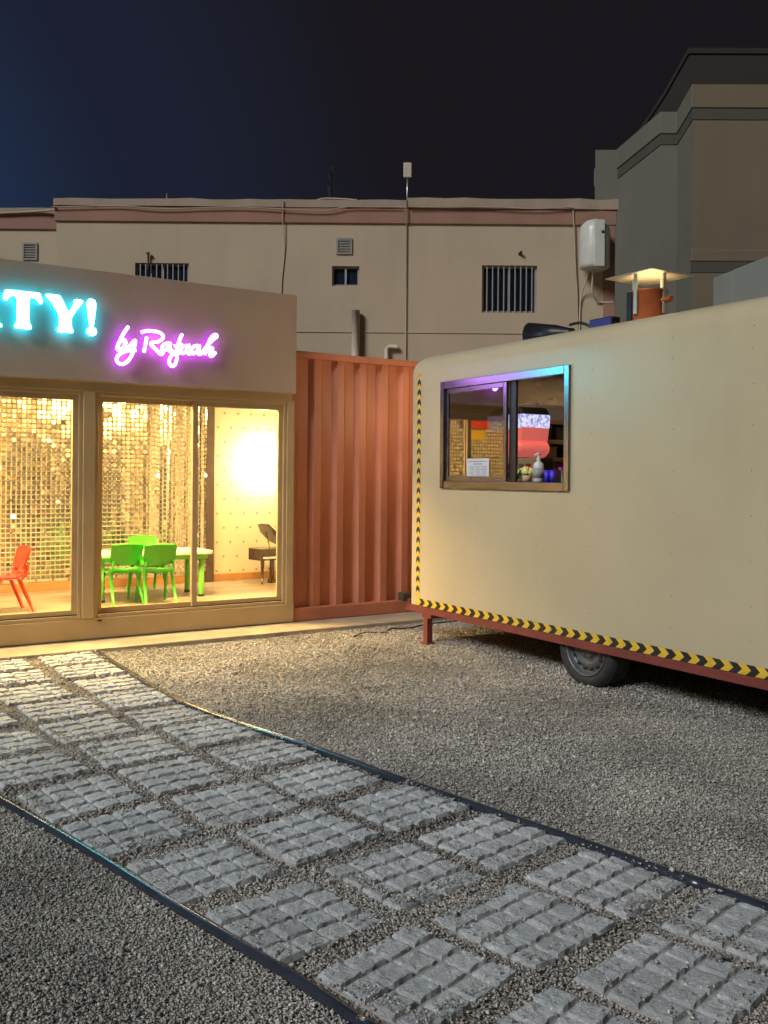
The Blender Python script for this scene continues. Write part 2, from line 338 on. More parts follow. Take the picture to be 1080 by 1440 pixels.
# ================================================================== GROUND
g = MB(); g.add([(-150, -150, 0), (150, -150, 0), (150, 150, 0), (-150, 150, 0)], [(0, 1, 2, 3)])
tag(g.build('ground', M['gravel']), kind='structure')
g = MB(); g.box(-1.6, 6.1, 7.55, 8.35, -.05, .04)
tag(g.build('concrete_pavement', M['concrete'], bevel=.008), kind='structure')

def xl3(y): return 1.62 + .0273 * max(0, 7.2 - y) ** 2          # left edge of the row of slabs beside the long hose
def ang(y): return -math.atan(-.75 * 2 * .0273 * max(0, 7.2 - y))
# path strip between the hoses, with slabs
ys = np.linspace(7.54, .6, 40)
g = MB()
for y in ys: g.v += [(xl3(y) - 1.03, y, .004), (xl3(y) + .46, y, .004)]
for i in range(len(ys) - 1): g.f.append((2 * i, 2 * i + 2, 2 * i + 3, 2 * i + 1)); g.m.append(0); g.sm.append(False)
path = tag(g.build('path', M['gravel_path'], origin=(0, 0, 0)), kind='structure')

def block_mesh(i):                                              # one rough-faced block of a paving slab, 96 mm square
    r = random.Random(100 + i); n = 6; w = .0465; v = []; f = []; G = (-1, -.86, -.45, 0, .45, .86, 1)
    for a in range(n + 1):
        for b in range(n + 1):
            x = .93 * w * G[a]; y = .975 * w * G[b]
            ed = (a in (0, n)) + (b in (0, n))
            z = .0115 - .0022 * (y / w) + r.uniform(-.0034, .0034) - (.007 if a in (0, n) else 0) - (.005 if b == n else 0)
            if b == 0: z += .001
            v.append((x + r.uniform(-.0035, .0035), y + r.uniform(-.0035, .0035), z))
    for a in range(n):
        for b in range(n):
            k = a * (n + 1) + b; f.append((k, k + n + 1, k + n + 2, k + 1))
    bnd = [a * (n + 1) for a in range(n + 1)] + [n * (n + 1) + b for b in range(1, n + 1)] + [a * (n + 1) + n for a in range(n - 1, -1, -1)] + [b for b in range(n - 1, 0, -1)]
    base = len(v)
    for k in bnd: x, y, z = v[k]; v.append((x * 1.03, y * 1.03, -.004))
    m = len(bnd)
    for q in range(m): f.append((bnd[(q + 1) % m], bnd[q], base + q, base + (q + 1) % m))
    me = bpy.data.meshes.new('block'); me.from_pydata(v, [], f); me.materials.append(M['paver']); me.update(); return me
BLK = [block_mesh(i) for i in range(14)]
_s = MB(); _s.box(-.196, .196, -.196, .196, -.045, .0)
slab_me = None
slab_spots = []
for col in range(3):
    for k in range(13):
        yf = 7.14 - .4985 * k - .085 * col * min(1, k / 5)
        if yf < 1.05 - .3: continue
        slab_spots.append((yf, col, k))
tiles = []
for yf, col, k in slab_spots:
    rr = random.Random(col * 50 + k)
    yc = yf + .2; off = col                                                   # 0 = beside the long hose, 2 = far side of the path
    a = ang(yc) + rr.uniform(-.045, .045)
    xc = xl3(yc) + .2 - .505 * off * math.cos(a) + rr.uniform(-.016, .016)
    tiles.append((xc, yc + rr.uniform(-.012, .012), a, rr))
for xc, yc, a, rr in tiles:
    if slab_me is None:
        so = _s.build('paving_slab', M['paverbase'], path, local=True); slab_me = so.data
    else:
        so = bpy.data.objects.new('paving_slab', slab_me); COL.objects.link(so); so.parent = path
    zt = .016 + rr.uniform(-.005, .006)
    so.location = (xc, yc, zt); so.rotation_euler = (rr.uniform(-.022, .022), rr.uniform(-.022, .022), a); so.scale = (1.06, 1.06, 1)
    for i in range(4):
        for j in range(4):
            b = bpy.data.objects.new('block', rr.choice(BLK)); COL.objects.link(b); b.parent = so
            b.location = (-.15 + .1 * i, -.15 + .1 * j, rr.uniform(-.003, .002))
            b.rotation_euler = (rr.uniform(-.03, .03), rr.uniform(-.03, .03), rr.uniform(-.02, .02))
            b.scale = (1, 1, rr.uniform(.9, 1.15))

# hoses (black polythene pipe) along both sides of the path
def hose(name, pts, r, label, cpl):
    o = Vector((pts[0][0], pts[0][1], 0)); t = thing(name, o, label, 'pipe', 'black pipes edging the path')
    P = catmull([(x, y, r * .85 + random.uniform(0, .006)) for x, y in pts], 8)
    m = MB(); m.tube(P, r, 12); m.build('pipe', M['hose'], t)
    for q in cpl:
        i = int(q * (len(P) - 2)); d = (P[i + 1] - P[i]).normalized()
        m = MB(); m.tube([P[i] - d * .045, P[i] - d * .043, P[i] + d * .043, P[i] + d * .045], [r * 1.02, r * 1.22, r * 1.22, r * 1.02], 14); m.build('coupling', M['hose'], t)
hose('water_pipe', [(2.06, 7.53), (2.05, 6.6), (2.06, 5.62), (2.17, 4.9), (2.30, 4.28), (2.42, 3.6), (2.53, 3.05), (2.645, 2.44), (2.745, 1.91), (2.84, 1.3), (2.9, .5)], .023,
     'long black pipe along the edge of the path on the trailer side', [.77])
hose('water_pipe', [(.35, 7.53), (.42, 6.4), (.56, 5.2), (.778, 4.34), (.965, 3.544), (1.083, 2.946), (1.204, 2.403), (1.272, 2.043), (1.36, 1.5), (1.46, .6)], .0165,
     'black pipe along the path edge away from the trailer, beside dark gravel', [.80])
m = MB(); P = catmull([(4.25, 7.15, .012), (4.45, 7.28, .014), (4.62, 7.2, .012), (4.78, 7.36, .012), (4.95, 7.3, .014), (5.3, 7.42, .012), (6.0, 7.44, .012)], 8)
m.tube(P, .007, 6); o = m.build('power_cable', M['cable'], origin=(4.25, 7.15, 0)); tag(o, 'thin black cable curled on the gravel by the trailer leg', 'cable')

# loose gravel: real pebbles
def in_slab(x, y, h=.205):
    hit = np.zeros(len(x), bool)
    for xc, yc, a, rr in tiles:
        c, s = math.cos(-a), math.sin(-a); dx = x - xc; dy = y - yc
        hit |= (np.abs(c * dx - s * dy) < h) & (np.abs(s * dx + c * dy) < h)
    return hit
def pebbles(n, dmin, dmax, s0, s1):
    th = R(YAW); c, s = math.cos(th), math.sin(th)
    d = np.sqrt(rng.uniform(dmin ** 2, dmax ** 2, n)); a = rng.uniform(-.56, .56, n) * d
    x = a * c + d * s; y = -a * s + d * c
    ok = (y < 7.54) & ~(in_slab(x, y) & (rng.random(n) > np.where(in_slab(x, y, .16), .010, .10 + .45 * (np.sin(x * 5.3 + 1) * np.sin(y * 4.1) > .35)))); x = x[ok]; y = y[ok]
    onb = in_slab(x, y); n = len(x)
    sz = rng.uniform(s0, s1, n) * (1 + .5 * (rng.random(n) > .94) + 1.0 * (rng.random(n) > .992))
    base = np.array([(1, 0, 0), (0, 1, 0), (-1, 0, 0), (0, -1, 0), (0, 0, 1), (0, 0, -1)], float)
    jit = rng.uniform(.72, 1.28, (n, 6, 1))
    v = base[None] * jit * np.stack([np.ones(n), rng.uniform(.6, .9, n), rng.uniform(.45, .75, n)], 1)[:, None, :] * sz[:, None, None] * .5
    v += rng.normal(0, 1, v.shape) * sz[:, None, None] * .06
    q = rng.uniform(0, 2 * np.pi, n); t = rng.normal(0, .35, n)
    ct, st = np.cos(t)[:, None], np.sin(t)[:, None]
    vy = v[..., 1] * ct - v[..., 2] * st; vz = v[..., 1] * st + v[..., 2] * ct; vx = v[..., 0]
    cq, sq = np.cos(q)[:, None], np.sin(q)[:, None]
    hgt = .004 * (np.sin(x * 3.1 + 1) * np.sin(y * 2.7) + np.sin(x * 7.3) * np.sin(y * 6.1 + 2)) 
    z = rng.uniform(.1, .55, n) * sz * .6 + np.maximum(hgt, -.002) + rng.uniform(0, .006, n) + np.where(onb, .034, 0)
    xl = 1.62 + .0273 * np.maximum(0, 7.2 - y) ** 2
    z += np.where((x > xl - 1.0) & (x < xl + .43) & ~onb, .010 + .008 * np.sin(x * 9 + y * 4) * np.sin(y * 11 - x * 3), 0)
    out = np.stack([vx * cq - vy * sq + x[:, None], vx * sq + vy * cq + y[:, None], vz + z[:, None]], 2)
    return out.reshape(-1, 3)
def gravel_obj(parts):
    V = np.concatenate(parts); n = len(V) // 6
    F = np.array([(0, 1, 4), (1, 2, 4), (2, 3, 4), (3, 0, 4), (1, 0, 5), (2, 1, 5), (3, 2, 5), (0, 3, 5)])
    F = (F[None] + 6 * np.arange(n)[:, None, None]).reshape(-1)
    me = bpy.data.meshes.new('gravel'); me.vertices.add(len(V)); me.vertices.foreach_set('co', V.reshape(-1))
    me.loops.add(len(F)); me.loops.foreach_set('vertex_index', F)
    me.polygons.add(len(F) // 3); me.polygons.foreach_set('loop_start', np.arange(0, len(F), 3)); me.polygons.foreach_set('loop_total', np.full(len(F) // 3, 3))
    me.materials.append(M['pebble']); me.update(); me.validate()
    o = bpy.data.objects.new('gravel', me); COL.objects.link(o)
    return tag(o, 'loose grey gravel covering the yard', 'gravel', kind='stuff')
gravel_obj([pebbles(90000, 1.7, 3.6, .007, .0135), pebbles(80000, 3.6, 5.6, .009, .016), pebbles(75000, 5.6, 9.4, .011, .020)])

# ================================================================== CONTAINER SHOP
SX0, SX1 = .15, 4.07
shop = thing('container_shop', (2.7, 9.2, .06), 'red shipping container converted into a shop with beige fascia and wide glazed front', 'shop')
# corrugated front wall right of the glazing, back and ends
def corrugated(mb, x0, x1, y, depth, z0, z1, sgn=1, per=.26, along='x'):
    prof = []; x = x0
    seq = [(0, 0), (.075, 0), (.115, 1), (.21, 1), (.26, 0)]
    while x < x1:
        for a, d in seq[:-1]:
            if x + a <= x1: prof.append((x + a, d))
        x += per
    prof.append((x1, prof[-1][1]))
    vs = []
    for z in (z0, z1):
        for a, d in prof: vs.append((a, y + sgn * depth * d, z) if along == 'x' else (y + sgn * depth * d, a, z))
    n = len(prof); mb.add(vs, [(i, i + 1, n + i + 1, n + i) for i in range(n - 1)])
CX0, CX1, CZ = -.35, 5.78, 2.66
m = MB(); corrugated(m, SX1 - .02, CX1, 8.045, .046, .17, CZ - .06); m.build('corrugated_wall', M['red'], shop)
m = MB(); corrugated(m, CX0, SX0 + .02, 8.045, .046, .17, CZ - .06); m.build('corrugated_wall', M['red'], shop)
m = MB(); corrugated(m, 8.06, 10.46, CX1 - .02, .03, .17, CZ - .06, -1, along='y'); m.build('corrugated_wall', M['red'], shop)
m = MB(); corrugated(m, 8.06, 10.46, CX0 + .02, .03, .17, CZ - .06, 1, along='y'); m.build('corrugated_wall', M['red'], shop)
m = MB(); corrugated(m, CX0, CX1, 10.46, .03, .17, CZ - .06, -1); m.build('corrugated_wall', M['red'], shop)
m = MB(); m.box(CX0, CX1, 8.03, 10.48, CZ - .06, CZ - .035); m.build('roof', M['red_dark'], shop)
m = MB(); m.box(SX1 + .0, CX1, 8.02, 8.10, CZ - .065, CZ); m.build('top_rail', M['red'], shop, bevel=.008)
m = MB(); m.box(SX1 + .0, CX1, 8.0, 8.12, .04, .17); m.build('bottom_rail', M['red'], shop, bevel=.01)
m = MB(); m.box(CX1 - .1, CX1 + .012, 8.005, 8.13, .17, CZ + .003); m.build('corner_post', M['red'], shop, bevel=.008)
# fascia
fas = MB(); fas.box(SX0, SX1 - .01, 7.95, 8.12, 2.232, 3.178); fas = fas.build('fascia', M['beige'], shop, bevel=.006)
m = MB(); m.box(SX0 + .002, SX1 - .012, 7.945, 7.953, 2.236, 2.262); m.build('fascia_trim', M['beige'], fas, bevel=.002)
m = MB(); m.box(SX0, SX1 - .03, 7.985, 8.10, 2.15, 2.235); m.build('head_panel', M['frame'], shop, bevel=.004)
m = MB(); m.box(SX0, SX1, 7.985, 8.12, .045, .222); m.build('plinth', M['frame'], shop, bevel=.008)
m = MB(); m.box(3.985, SX1 - .006, 7.983, 8.12, .218, 2.17); m.build('jamb', M['frame'], shop, bevel=.006)
m = MB(); m.box(SX0, .26, 7.983, 8.12, .218, 2.17); m.build('jamb', M['frame'], shop, bevel=.006)
m = MB(); m.box(2.068, 2.168, 7.975, 8.12, .223, 2.152); m.build('pillar', M['frame'], shop, bevel=.006)
m = MB(); m.box(2.20, 2.235, 7.972, 7.986, .195, .207); m.build('lock', M['black'], shop)
# sliding windows (each: outer frame, two sashes)
def rect_frame(mb, x0, x1, z0, z1, y0, y1, w):
    mb.box(x0, x0 + w, y0, y1, z0, z1).box(x1 - w, x1, y0, y1, z0, z1).box(x0 + w, x1 - w, y0, y1, z0, z0 + w).box(x0 + w, x1 - w, y0, y1, z1 - w, z1)
def shop_window(x0, x1, lab):
    fr = MB(); rect_frame(fr, x0, x1, .222, 2.152, 7.995, 8.085, .032)
    w = fr.build('window', M['frame'], shop, bevel=.004); w['label'] = lab
    xm = (x0 + x1) / 2
    for (a, b, ya) in ((x0 + .03, xm + .03, 8.045), (xm - .025, x1 - .03, 8.012)):
        s_ = MB(); rect_frame(s_, a, b, .25, 2.122, ya, ya + .026, .050); s_.build('sash', M['frame'], w, bevel=.003)
        p_ = MB(); p_.box(a + .046, b - .046, ya + .010, ya + .016, .296, 2.076); p_.build('pane', M['glass'], w)
    t_ = MB(); t_.box(x0 + .03, x1 - .03, 8.003, 8.009, .252, .262); t_.build('track', M['track'], w)
shop_window(.262, 2.066, 'glazed sliding window beside the red chair')
shop_window(2.170, 3.983, 'glazed sliding window beside the green chairs')
# interior
m = MB(); m.box(SX0 - .1, 5.42, 8.10, 10.36, .13, .20); m.build('floor', M['floor'], shop)
m = MB(); m.box(SX0 - .1, 5.42, 8.125, 10.36, 2.42, 2.46); m.build('ceiling', M['ceil'], shop)
m = MB(); m.box(SX0 - .1, 5.42, 10.30, 10.36, .18, 2.43); m.build('interior_wall', M['dots'], shop)
m = MB(); m.box(5.36, 5.42, 8.10, 10.31, .18, 2.43); m.build('interior_wall', M['dots'], shop)
m = MB(); m.box(SX0 - .1, SX0 - .04, 8.10, 10.31, .18, 2.43); m.build('interior_wall', M['ceil'], shop)
m = MB(); m.box(SX1, 5.38, 8.10, 8.13, .18, 2.43); m.build('interior_wall', M['ceil'], shop)
m = MB(); m.box(SX0 - .03, 5.35, 10.28, 10.302, .199, .285); m.build('skirting', M['wood'], shop, bevel=.003)
m = MB(); m.box(4.065, 4.16, 10.22, 10.30, .20, 2.42); m.build('post', M['brownpost'], shop, bevel=.004)
# assumed ceiling light panels, added out of view, and wall lamp
for x, la in ((1.35, 'assumed warm glowing panel light on the shop ceiling above the red chair'), (3.2, 'assumed warm glowing panel light on the shop ceiling above the green chairs')):
    t = thing('assumed_ceiling_light', (x, 8.5, 2.36), la, 'ceiling light', 'assumed panel lights on the shop ceiling')
    m = MB(); m.box(x - .47, x + .47, 8.28, 8.72, 2.385, 2.425); m.build('housing', M['white'], t, bevel=.004)
    m = MB(); m.box(x - .45, x + .45, 8.3, 8.7, 2.375, 2.387); m.build('diffuser', M['panel'], t)
t = thing('wall_lamp', (4.80, 10.3, 1.60), 'bright round lamp glowing on the dotted wall above the toy piano', 'wall lamp')
m = MB(); m.lathe([(.001, -.004), (.06, -.004), (.06, .02), (.03, .03)], (0, -1, 0), (4.80, 10.3, 1.60)); m.build('base', M['white'], t)
m = MB()
pr = [(.105 * math.sin(q), .10 - .105 * math.cos(q)) for q in [math.pi * k / 12 for k in range(13)]]
pr[0] = (.001, pr[0][1]); pr[-1] = (.001, pr[-1][1])
m.lathe(pr, (0, -1, 0), (4.80, 10.285, 1.60)); m.build('globe', M['lamp'], t)
# sequin curtain
cur = thing('sequin_curtain', (2.0, 10.24, .31), 'shimmering curtain of square mirror sequins hanging across the shop back wall', 'curtain')
m = MB(); m.tube([(.2, 10.24, 2.40), (4.06, 10.24, 2.40)], .012, 8); m.build('rail', M['alu'], cur)
def sequins():
    V = []; F = []
    x = .22
    while x < 4.05:
        pitch = .050 if x < 3.34 else (.036 if x < 3.62 else .026)
        w = pitch * .36; ph = 0 if x < 3.34 else random.uniform(-.012, .012); sway = random.uniform(-.02, .02); ytw = random.gauss(0, .05 if x < 3.3 else .22)
        yy = 10.245 + (.0 if x < 3.3 else .022 * math.sin(x * 40))
        z = 2.37
        while z > .33:
            h = .0185; tx = random.gauss(0, .03); ty = ytw + random.gauss(0, .035); cx = x + pitch / 2 + random.gauss(0, .0012)
            if random.random() < .03: tx += random.gauss(0, .4); ty += random.gauss(0, .3)
            b = len(V)
            for a, c in ((-1, -1), (1, -1), (1, 1), (-1, 1)):
                V.append((cx + a * w, yy + a * w * math.sin(ty) + c * h * math.sin(tx), z - h + c * h + ph))
            F.append((b, b + 1, b + 2, b + 3)); z -= .050
        x += pitch
    return V, F
V, F = sequins(); m = MB(); m.add(V, F); m.build('sequins', M['sequin'], cur, kind='stuff')
# reflected signs hung on the curtain beyond the frame
t = thing('wall_sign', (1.25, 10.2, 2.15), 'plain red banner strip hung high on the sequin curtain', 'banner'); m = MB(); m.box(1.02, 1.48, 10.205, 10.215, 2.13, 2.26); m.build('board', M['redp'], t); m = MB(); m.box(1.01, 1.49, 10.203, 10.218, 2.26, 2.27); m.build('rod', M['wood'], t)
t = thing('wall_sign', (1.25, 10.2, 1.98), 'small yellow board hung on the sequin curtain under a red banner', 'sign'); m = MB(); m.box(1.10, 1.40, 10.205, 10.215, 1.97, 2.10); m.build('board', M['yellow'], t); m = MB(); m.box(1.09, 1.41, 10.203, 10.218, 2.10, 2.108); m.build('rod', M['wood'], t)

# ------------------------------------------------------------------ signs
def outline_mesh(loops, ext):
    cu = bpy.data.curves.new('c', 'CURVE'); cu.dimensions = '2D'; cu.fill_mode = 'BOTH'; cu.extrude = ext; cu.bevel_depth = .004; cu.bevel_resolution = 1
    for lp in loops:
        s = cu.splines.new('POLY'); s.points.add(len(lp) - 1); s.use_cyclic_u = True
        for p, (x, y) in zip(s.points, lp): p.co = (x, y, 0, 1)
    ob = bpy.data.objects.new('c', cu); COL.objects.link(ob)
    dg = bpy.context.evaluated_depsgraph_get(); me = bpy.data.meshes.new_from_object(ob.evaluated_get(dg))
    bpy.data.objects.remove(ob); bpy.data.curves.remove(cu)
    return me
def rnd(lp, n=2):                       # soften corners (corner cutting)
    for _ in range(n):
        o = []
        for i in range(len(lp)):
            a, b = lp[i], lp[(i + 1) % len(lp)]
            o += [(a[0] * .8 + b[0] * .2, a[1] * .8 + b[1] * .2), (a[0] * .2 + b[0] * .8, a[1] * .2 + b[1] * .8)]
        lp = o
    return lp
def circ(cx, cy, rx, ry, n=16): return [(cx + rx * math.cos(2 * math.pi * k / n), cy + ry * math.sin(2 * math.pi * k / n)) for k in range(n)]
LET = {
 'T': [[(.05, .98), (0, .77), (.05, .72), (.1, .75), (.18, .86), (.35, .88), (.36, .2), (.30, .05), (.31, .0), (.70, 0), (.72, .05), (.65, .2), (.65, .88), (.82, .86), (.91, .75), (.96, .72), (1, .76), (.95, .98), (.90, 1), (.1, 1)]],
 'Y': [[(0, 1), (.02, .94), (.12, .85), (.35, .49), (.37, .40), (.37, .15), (.32, .05), (.34, .0), (.73, 0), (.75, .05), (.69, .15), (.68, .42), (.9, .76), (.99, .85), (1, .91), (.95, .94), (.80, .93), (.77, .89), (.78, .82), (.62, .53), (.42, .92), (.37, 1)]],
 'R': [[(.02, 1), (.02, .95), (.1, .88), (.1, .12), (.02, .05), (.02, 0), (.48, 0), (.48, .05), (.4, .12), (.4, .42), (.48, .42), (.66, .1), (.76, 0), (1, 0), (1, .05), (.9, .1), (.72, .47), (.88, .6), (.9, .75), (.82, .92), (.6, 1)], [(.4, .88), (.4, .54), (.52, .55), (.6, .64), (.6, .78), (.52, .87)]],
 'A': [[(.4, 1), (.1, .12), (0, .05), (0, 0), (.36, 0), (.36, .05), (.28, .12), (.32, .26), (.6, .26), (.65, .12), (.58, .05), (.58, 0), (1, 0), (1, .05), (.92, .12), (.62, 1)], [(.35, .38), (.46, .74), (.57, .38)]],
 'P': [[(.02, 1), (.02, .95), (.1, .88), (.1, .12), (.02, .05), (.02, 0), (.52, 0), (.52, .05), (.42, .12), (.42, .38), (.62, .38), (.86, .48), (.95, .68), (.87, .9), (.62, 1)], [(.42, .88), (.42, .5), (.55, .52), (.63, .64), (.63, .78), (.55, .87)]],
 '!': [[(.5, 1), (.85, .96), (.98, .85), (.72, .24), (.5, .2), (.3, .24), (.02, .85), (.15, .96)], None],
}
sg = thing('illuminated_sign', (1.3, 7.94, 2.62), 'large glowing cyan serif lettering PARTY! on the beige fascia', 'sign')
for ch, x0, w in (('P', .36, .30), ('A', .68, .34), ('R', 1.045, .352), ('T', 1.406, .30), ('Y', 1.733, .295), ('!', 2.062, .078)):
    loops = [rnd(l) for l in LET[ch] if l]
    if ch == '!': loops.append(circ(.55, .09, .5, .115))
    loops = [[(x * w, y * .297) for x, y in l] for l in loops]
    me = outline_mesh(loops, .016)
    me.transform(Matrix.Translation((x0 - 1.3, 7.904 - 7.94, 0)) @ Matrix.Rotation(R(90), 4, 'X'))
    me.materials.clear(); me.materials.append(M['cyan_face']); me.materials.append(M['cyan_side'])
    for p in me.polygons: p.material_index = 0 if p.normal.y < -.9 else 1
    o = bpy.data.objects.new('letter', me); COL.objects.link(o); o.parent = sg
    for dx in (.40, .62) if ch != '!' else (.4,):     # stand-off studs to the fascia
        m = MB(); m.tube([(x0 + w * dx, 7.918, 2.72), (x0 + w * dx, 7.956, 2.72)], .005, 6); m.build('stud', M['alu'], sg)
SCR = {
'b': [[(2.421, 2.718), (2.387, 2.668), (2.356, 2.606), (2.332, 2.546), (2.327, 2.519), (2.346, 2.513), (2.378, 2.539), (2.397, 2.578), (2.386, 2.601), (2.358, 2.58)]],
'y': [[(2.401, 2.584), (2.394, 2.549), (2.412, 2.536), (2.444, 2.564), (2.481, 2.606), (2.475, 2.557), (2.456, 2.486), (2.42, 2.424), (2.373, 2.394), (2.334, 2.405), (2.323, 2.44), (2.357, 2.484), (2.421, 2.512), (2.488, 2.52)]],
'R': [[(2.582, 2.642), (2.571, 2.576), (2.558, 2.508)], [(2.531, 2.677), (2.581, 2.696), (2.659, 2.699), (2.718, 2.68), (2.727, 2.646), (2.687, 2.613), (2.616, 2.593), (2.661, 2.546), (2.706, 2.506), (2.733, 2.522)]],
'a': [[(2.789, 2.605), (2.747, 2.597), (2.719, 2.564), (2.726, 2.534), (2.762, 2.553), (2.795, 2.606), (2.786, 2.545), (2.798, 2.532), (2.822, 2.548)]],
'f': [[(2.902, 2.695), (2.875, 2.635), (2.858, 2.561), (2.854, 2.478), (2.838, 2.424), (2.809, 2.407), (2.786, 2.435), (2.794, 2.479), (2.828, 2.515), (2.888, 2.53)], [(2.826, 2.585), (2.862, 2.592), (2.902, 2.606)]],
'a1': [[(2.954, 2.599), (2.915, 2.589), (2.89, 2.556), (2.902, 2.526), (2.938, 2.549), (2.966, 2.606), (2.957, 2.542), (2.968, 2.527), (2.990, 2.540)]],
'a2': [[(3.052, 2.607), (3.013, 2.597), (2.99, 2.562), (3.001, 2.532), (3.039, 2.553), (3.064, 2.610), (3.056, 2.545), (3.067, 2.530), (3.090, 2.545)]],
'h': [[(3.084, 2.538), (3.142, 2.618), (3.197, 2.678), (3.228, 2.703), (3.216, 2.72), (3.182, 2.697), (3.149, 2.636), (3.115, 2.529)], [(3.119, 2.543), (3.155, 2.591), (3.186, 2.596), (3.183, 2.571), (3.165, 2.538), (3.181, 2.521), (3.219, 2.56)]]}
sn = thing('neon_sign', (2.78, 7.94, 2.40), 'glowing pink and purple script sign reading by Rafaah on the beige fascia', 'sign')
for k, strokes in SCR.items():
    m = MB()
    for j, st in enumerate(strokes):
        m.tube(catmull([(x, 7.905 + .002 * j, z) for x, z in st], 5), .0130, 12)
    o = m.build('letter', [M['pur_face'], M['pur_side']], sn)
    for p in o.data.polygons: p.material_index = 1 if p.normal.y > -.25 else 0
for x, z in ((2.36, 2.60), (2.44, 2.45), (2.575, 2.60), (2.70, 2.68), (2.85, 2.50), (2.93, 2.58), (3.05, 2.60), (3.19, 2.67)):
    m = MB(); m.tube([(x, 7.91, z), (x, 7.955, z)], .004, 6); m.build('stud', M['alu'], sn)

# ------------------------------------------------------------------ children's furniture
def kid_chair(plastic, leg_m, loc, rz, label, group=None):         # local: sitter faces +y
    t = thing('child_chair', loc, label, 'chair', group, rz)
    # seat: curved shell
    def shell(fn, nu, nv, th):
        top = [fn(i / nu, j / nv) for i in range(nu + 1) for j in range(nv + 1)]
        v = [Vector(p) for p in top]; nrm = []
        for i in range(nu + 1):
            for j in range(nv + 1):
                a = Vector(fn(min(1, i / nu + .01), j / nv)) - Vector(fn(max(0, i / nu - .01), j / nv)); b = Vector(fn(i / nu, min(1, j / nv + .01))) - Vector(fn(i / nu, max(0, j / nv - .01)))
                nrm.append(a.cross(b).normalized())
        n = len(v); w = v + [p - q * th for p, q in zip(v, nrm)]; f = []
        I = lambda i, j: i * (nv + 1) + j
        for i in range(nu):
            for j in range(nv):
                f.append((I(i, j), I(i + 1, j), I(i + 1, j + 1), I(i, j + 1))); f.append((n + I(i, j + 1), n + I(i + 1, j + 1), n + I(i + 1, j), n + I(i, j)))
        for i in range(nu):
            for j in (0, nv):
                q = (I(i, j), I(i, j) + n, I(i + 1, j) + n, I(i + 1, j)); f.append(q if j == nv else q[::-1])
        for j in range(nv):
            for i in (0, nu):
                q = (I(i, j), I(i, j + 1), I(i, j + 1) + n, I(i, j) + n); f.append(q if i == nu else q[::-1])
        return w, f
    def seat(u, v):
        x = (u - .5) * (.30 - .03 * v); y = -.14 + .30 * v
        z = .315 - .012 * math.cos((u - .5) * math.pi) - .025 * max(0, v - .75) ** 2 * 8 + .06 * max(0, .18 - v) ** 2 * 20
        return (x, y, z)
    w, f = shell(seat, 8, 8, .014); m = MB(); m.add(w, f, 0, True); m.build('seat', plastic, t, local=True, bevel=.004)
    def back(u, v):
        wid = .315 - .02 * (1 - v) ** 2 - .012 * max(0, v - .8) * 5
        x = (u - .5) * wid; bow = .028 * math.cos((u - .5) * math.pi)
        zt = .572 + .012 * math.cos((u - .5) * math.pi); zb = .40 - .022 * math.cos((u - .5) * math.pi)
        return (x, -.165 - .055 * v - bow + .02, zb + (zt - zb) * v)
    w, f = shell(back, 10, 6, .012); m = MB(); m.add(w, f, 0, True); bk = m.build('backrest', plastic, t, local=True, bevel=.004)
    # lower back web with slot: two side cheeks and a low rail
    m = MB()
    for s in (-1, 1): m.tube(catmull([(s * .128, -.175, .42), (s * .135, -.165, .37), (s * .135, -.14, .325), (s * .13, -.08, .305)], 4), [.020] * 13, 8, flat=.55)
    m.tube([(-.13, -.160, .335), (0, -.185, .33), (.13, -.160, .335)], .020, 8, flat=1.2)
    m.build('back_support', plastic, t, local=True)
    for sx in (-1, 1):
        for sy, y0, y1 in ((1, .06, .17), (-1, -.10, -.235)):
            m = MB(); m.tube([(sx * .132, y0, .315), (sx * .139, (y0 + y1) / 2, .15), (sx * .15, y1, .0)], [.019, .017, .015], 8); m.build('leg', leg_m, t, local=True)
    return t
FZ = .20
kid_chair(M['green'], M['green'], (2.70, 9.02, FZ), R(4), 'green child chair by the broad pillar, back turned to the window', 'green chairs at the table')
kid_chair(M['green'], M['green'], (3.00, 8.87, FZ), R(-3), 'green child chair by the thin window mullion, back turned to the window', 'green chairs at the table')
kid_chair(M['green'], M['green'], (3.20, 9.68, FZ), R(181), 'green child chair on the far side of the table, facing the window', 'green chairs at the table')
kid_chair(M['redp'], M['redp'], (1.60, 8.90, FZ), R(97), 'red child chair standing sideways behind the glass', None)
def kid_table(cx, cy, lx, ly, leg_m, label):
    t = thing('child_table', (cx, cy, FZ), label, 'table')
    pts = []
    for sx, sy in ((1, 1), (-1, 1), (-1, -1), (1, -1)):
        q0 = math.atan2(sy, sx) - math.pi / 4
        for k in range(5):
            q = q0 + k * math.pi / 8; pts.append((cx + sx * (lx / 2 - .08) + .08 * math.cos(q), cy + sy * (ly / 2 - .08) + .08 * math.sin(q)))
    m = MB(); m.prism(pts, FZ + .435, FZ + .47); m.build('table_top', M['tabletop'], t, bevel=.008)
    for ya in (cy - ly / 2 + .05, cy + ly / 2 - .065):
        m = MB(); m.box(cx - lx / 2 + .06, cx + lx / 2 - .06, ya, ya + .015, FZ + .39, FZ + .437); m.build('apron', leg_m, t)
    for sx in (-1, 1):
        for sy in (-1, 1):
            x = cx + sx * (lx / 2 - .12); y = cy + sy * (ly / 2 - .08)
            m = MB(); m.lathe([(.001, 0), (.028, 0), (.030, .01), (.030, .43), (.001, .436)], (0, 0, 1), (x, y, FZ), 14); l = m.build('leg', leg_m, t)
            m = MB(); m.lathe([(.032, .001), (.032, .025), (.030, .026)], (0, 0, 1), (x, y, FZ), 14); m.build('foot', M['black'], l)
kid_table(3.05, 9.28, 1.26, .56, M['greenleg'], 'pale rectangular table with thick green legs behind the shop window')
kid_table(.98, 8.95, .86, .60, M['redp'], 'pale table with red legs beside the red chair')
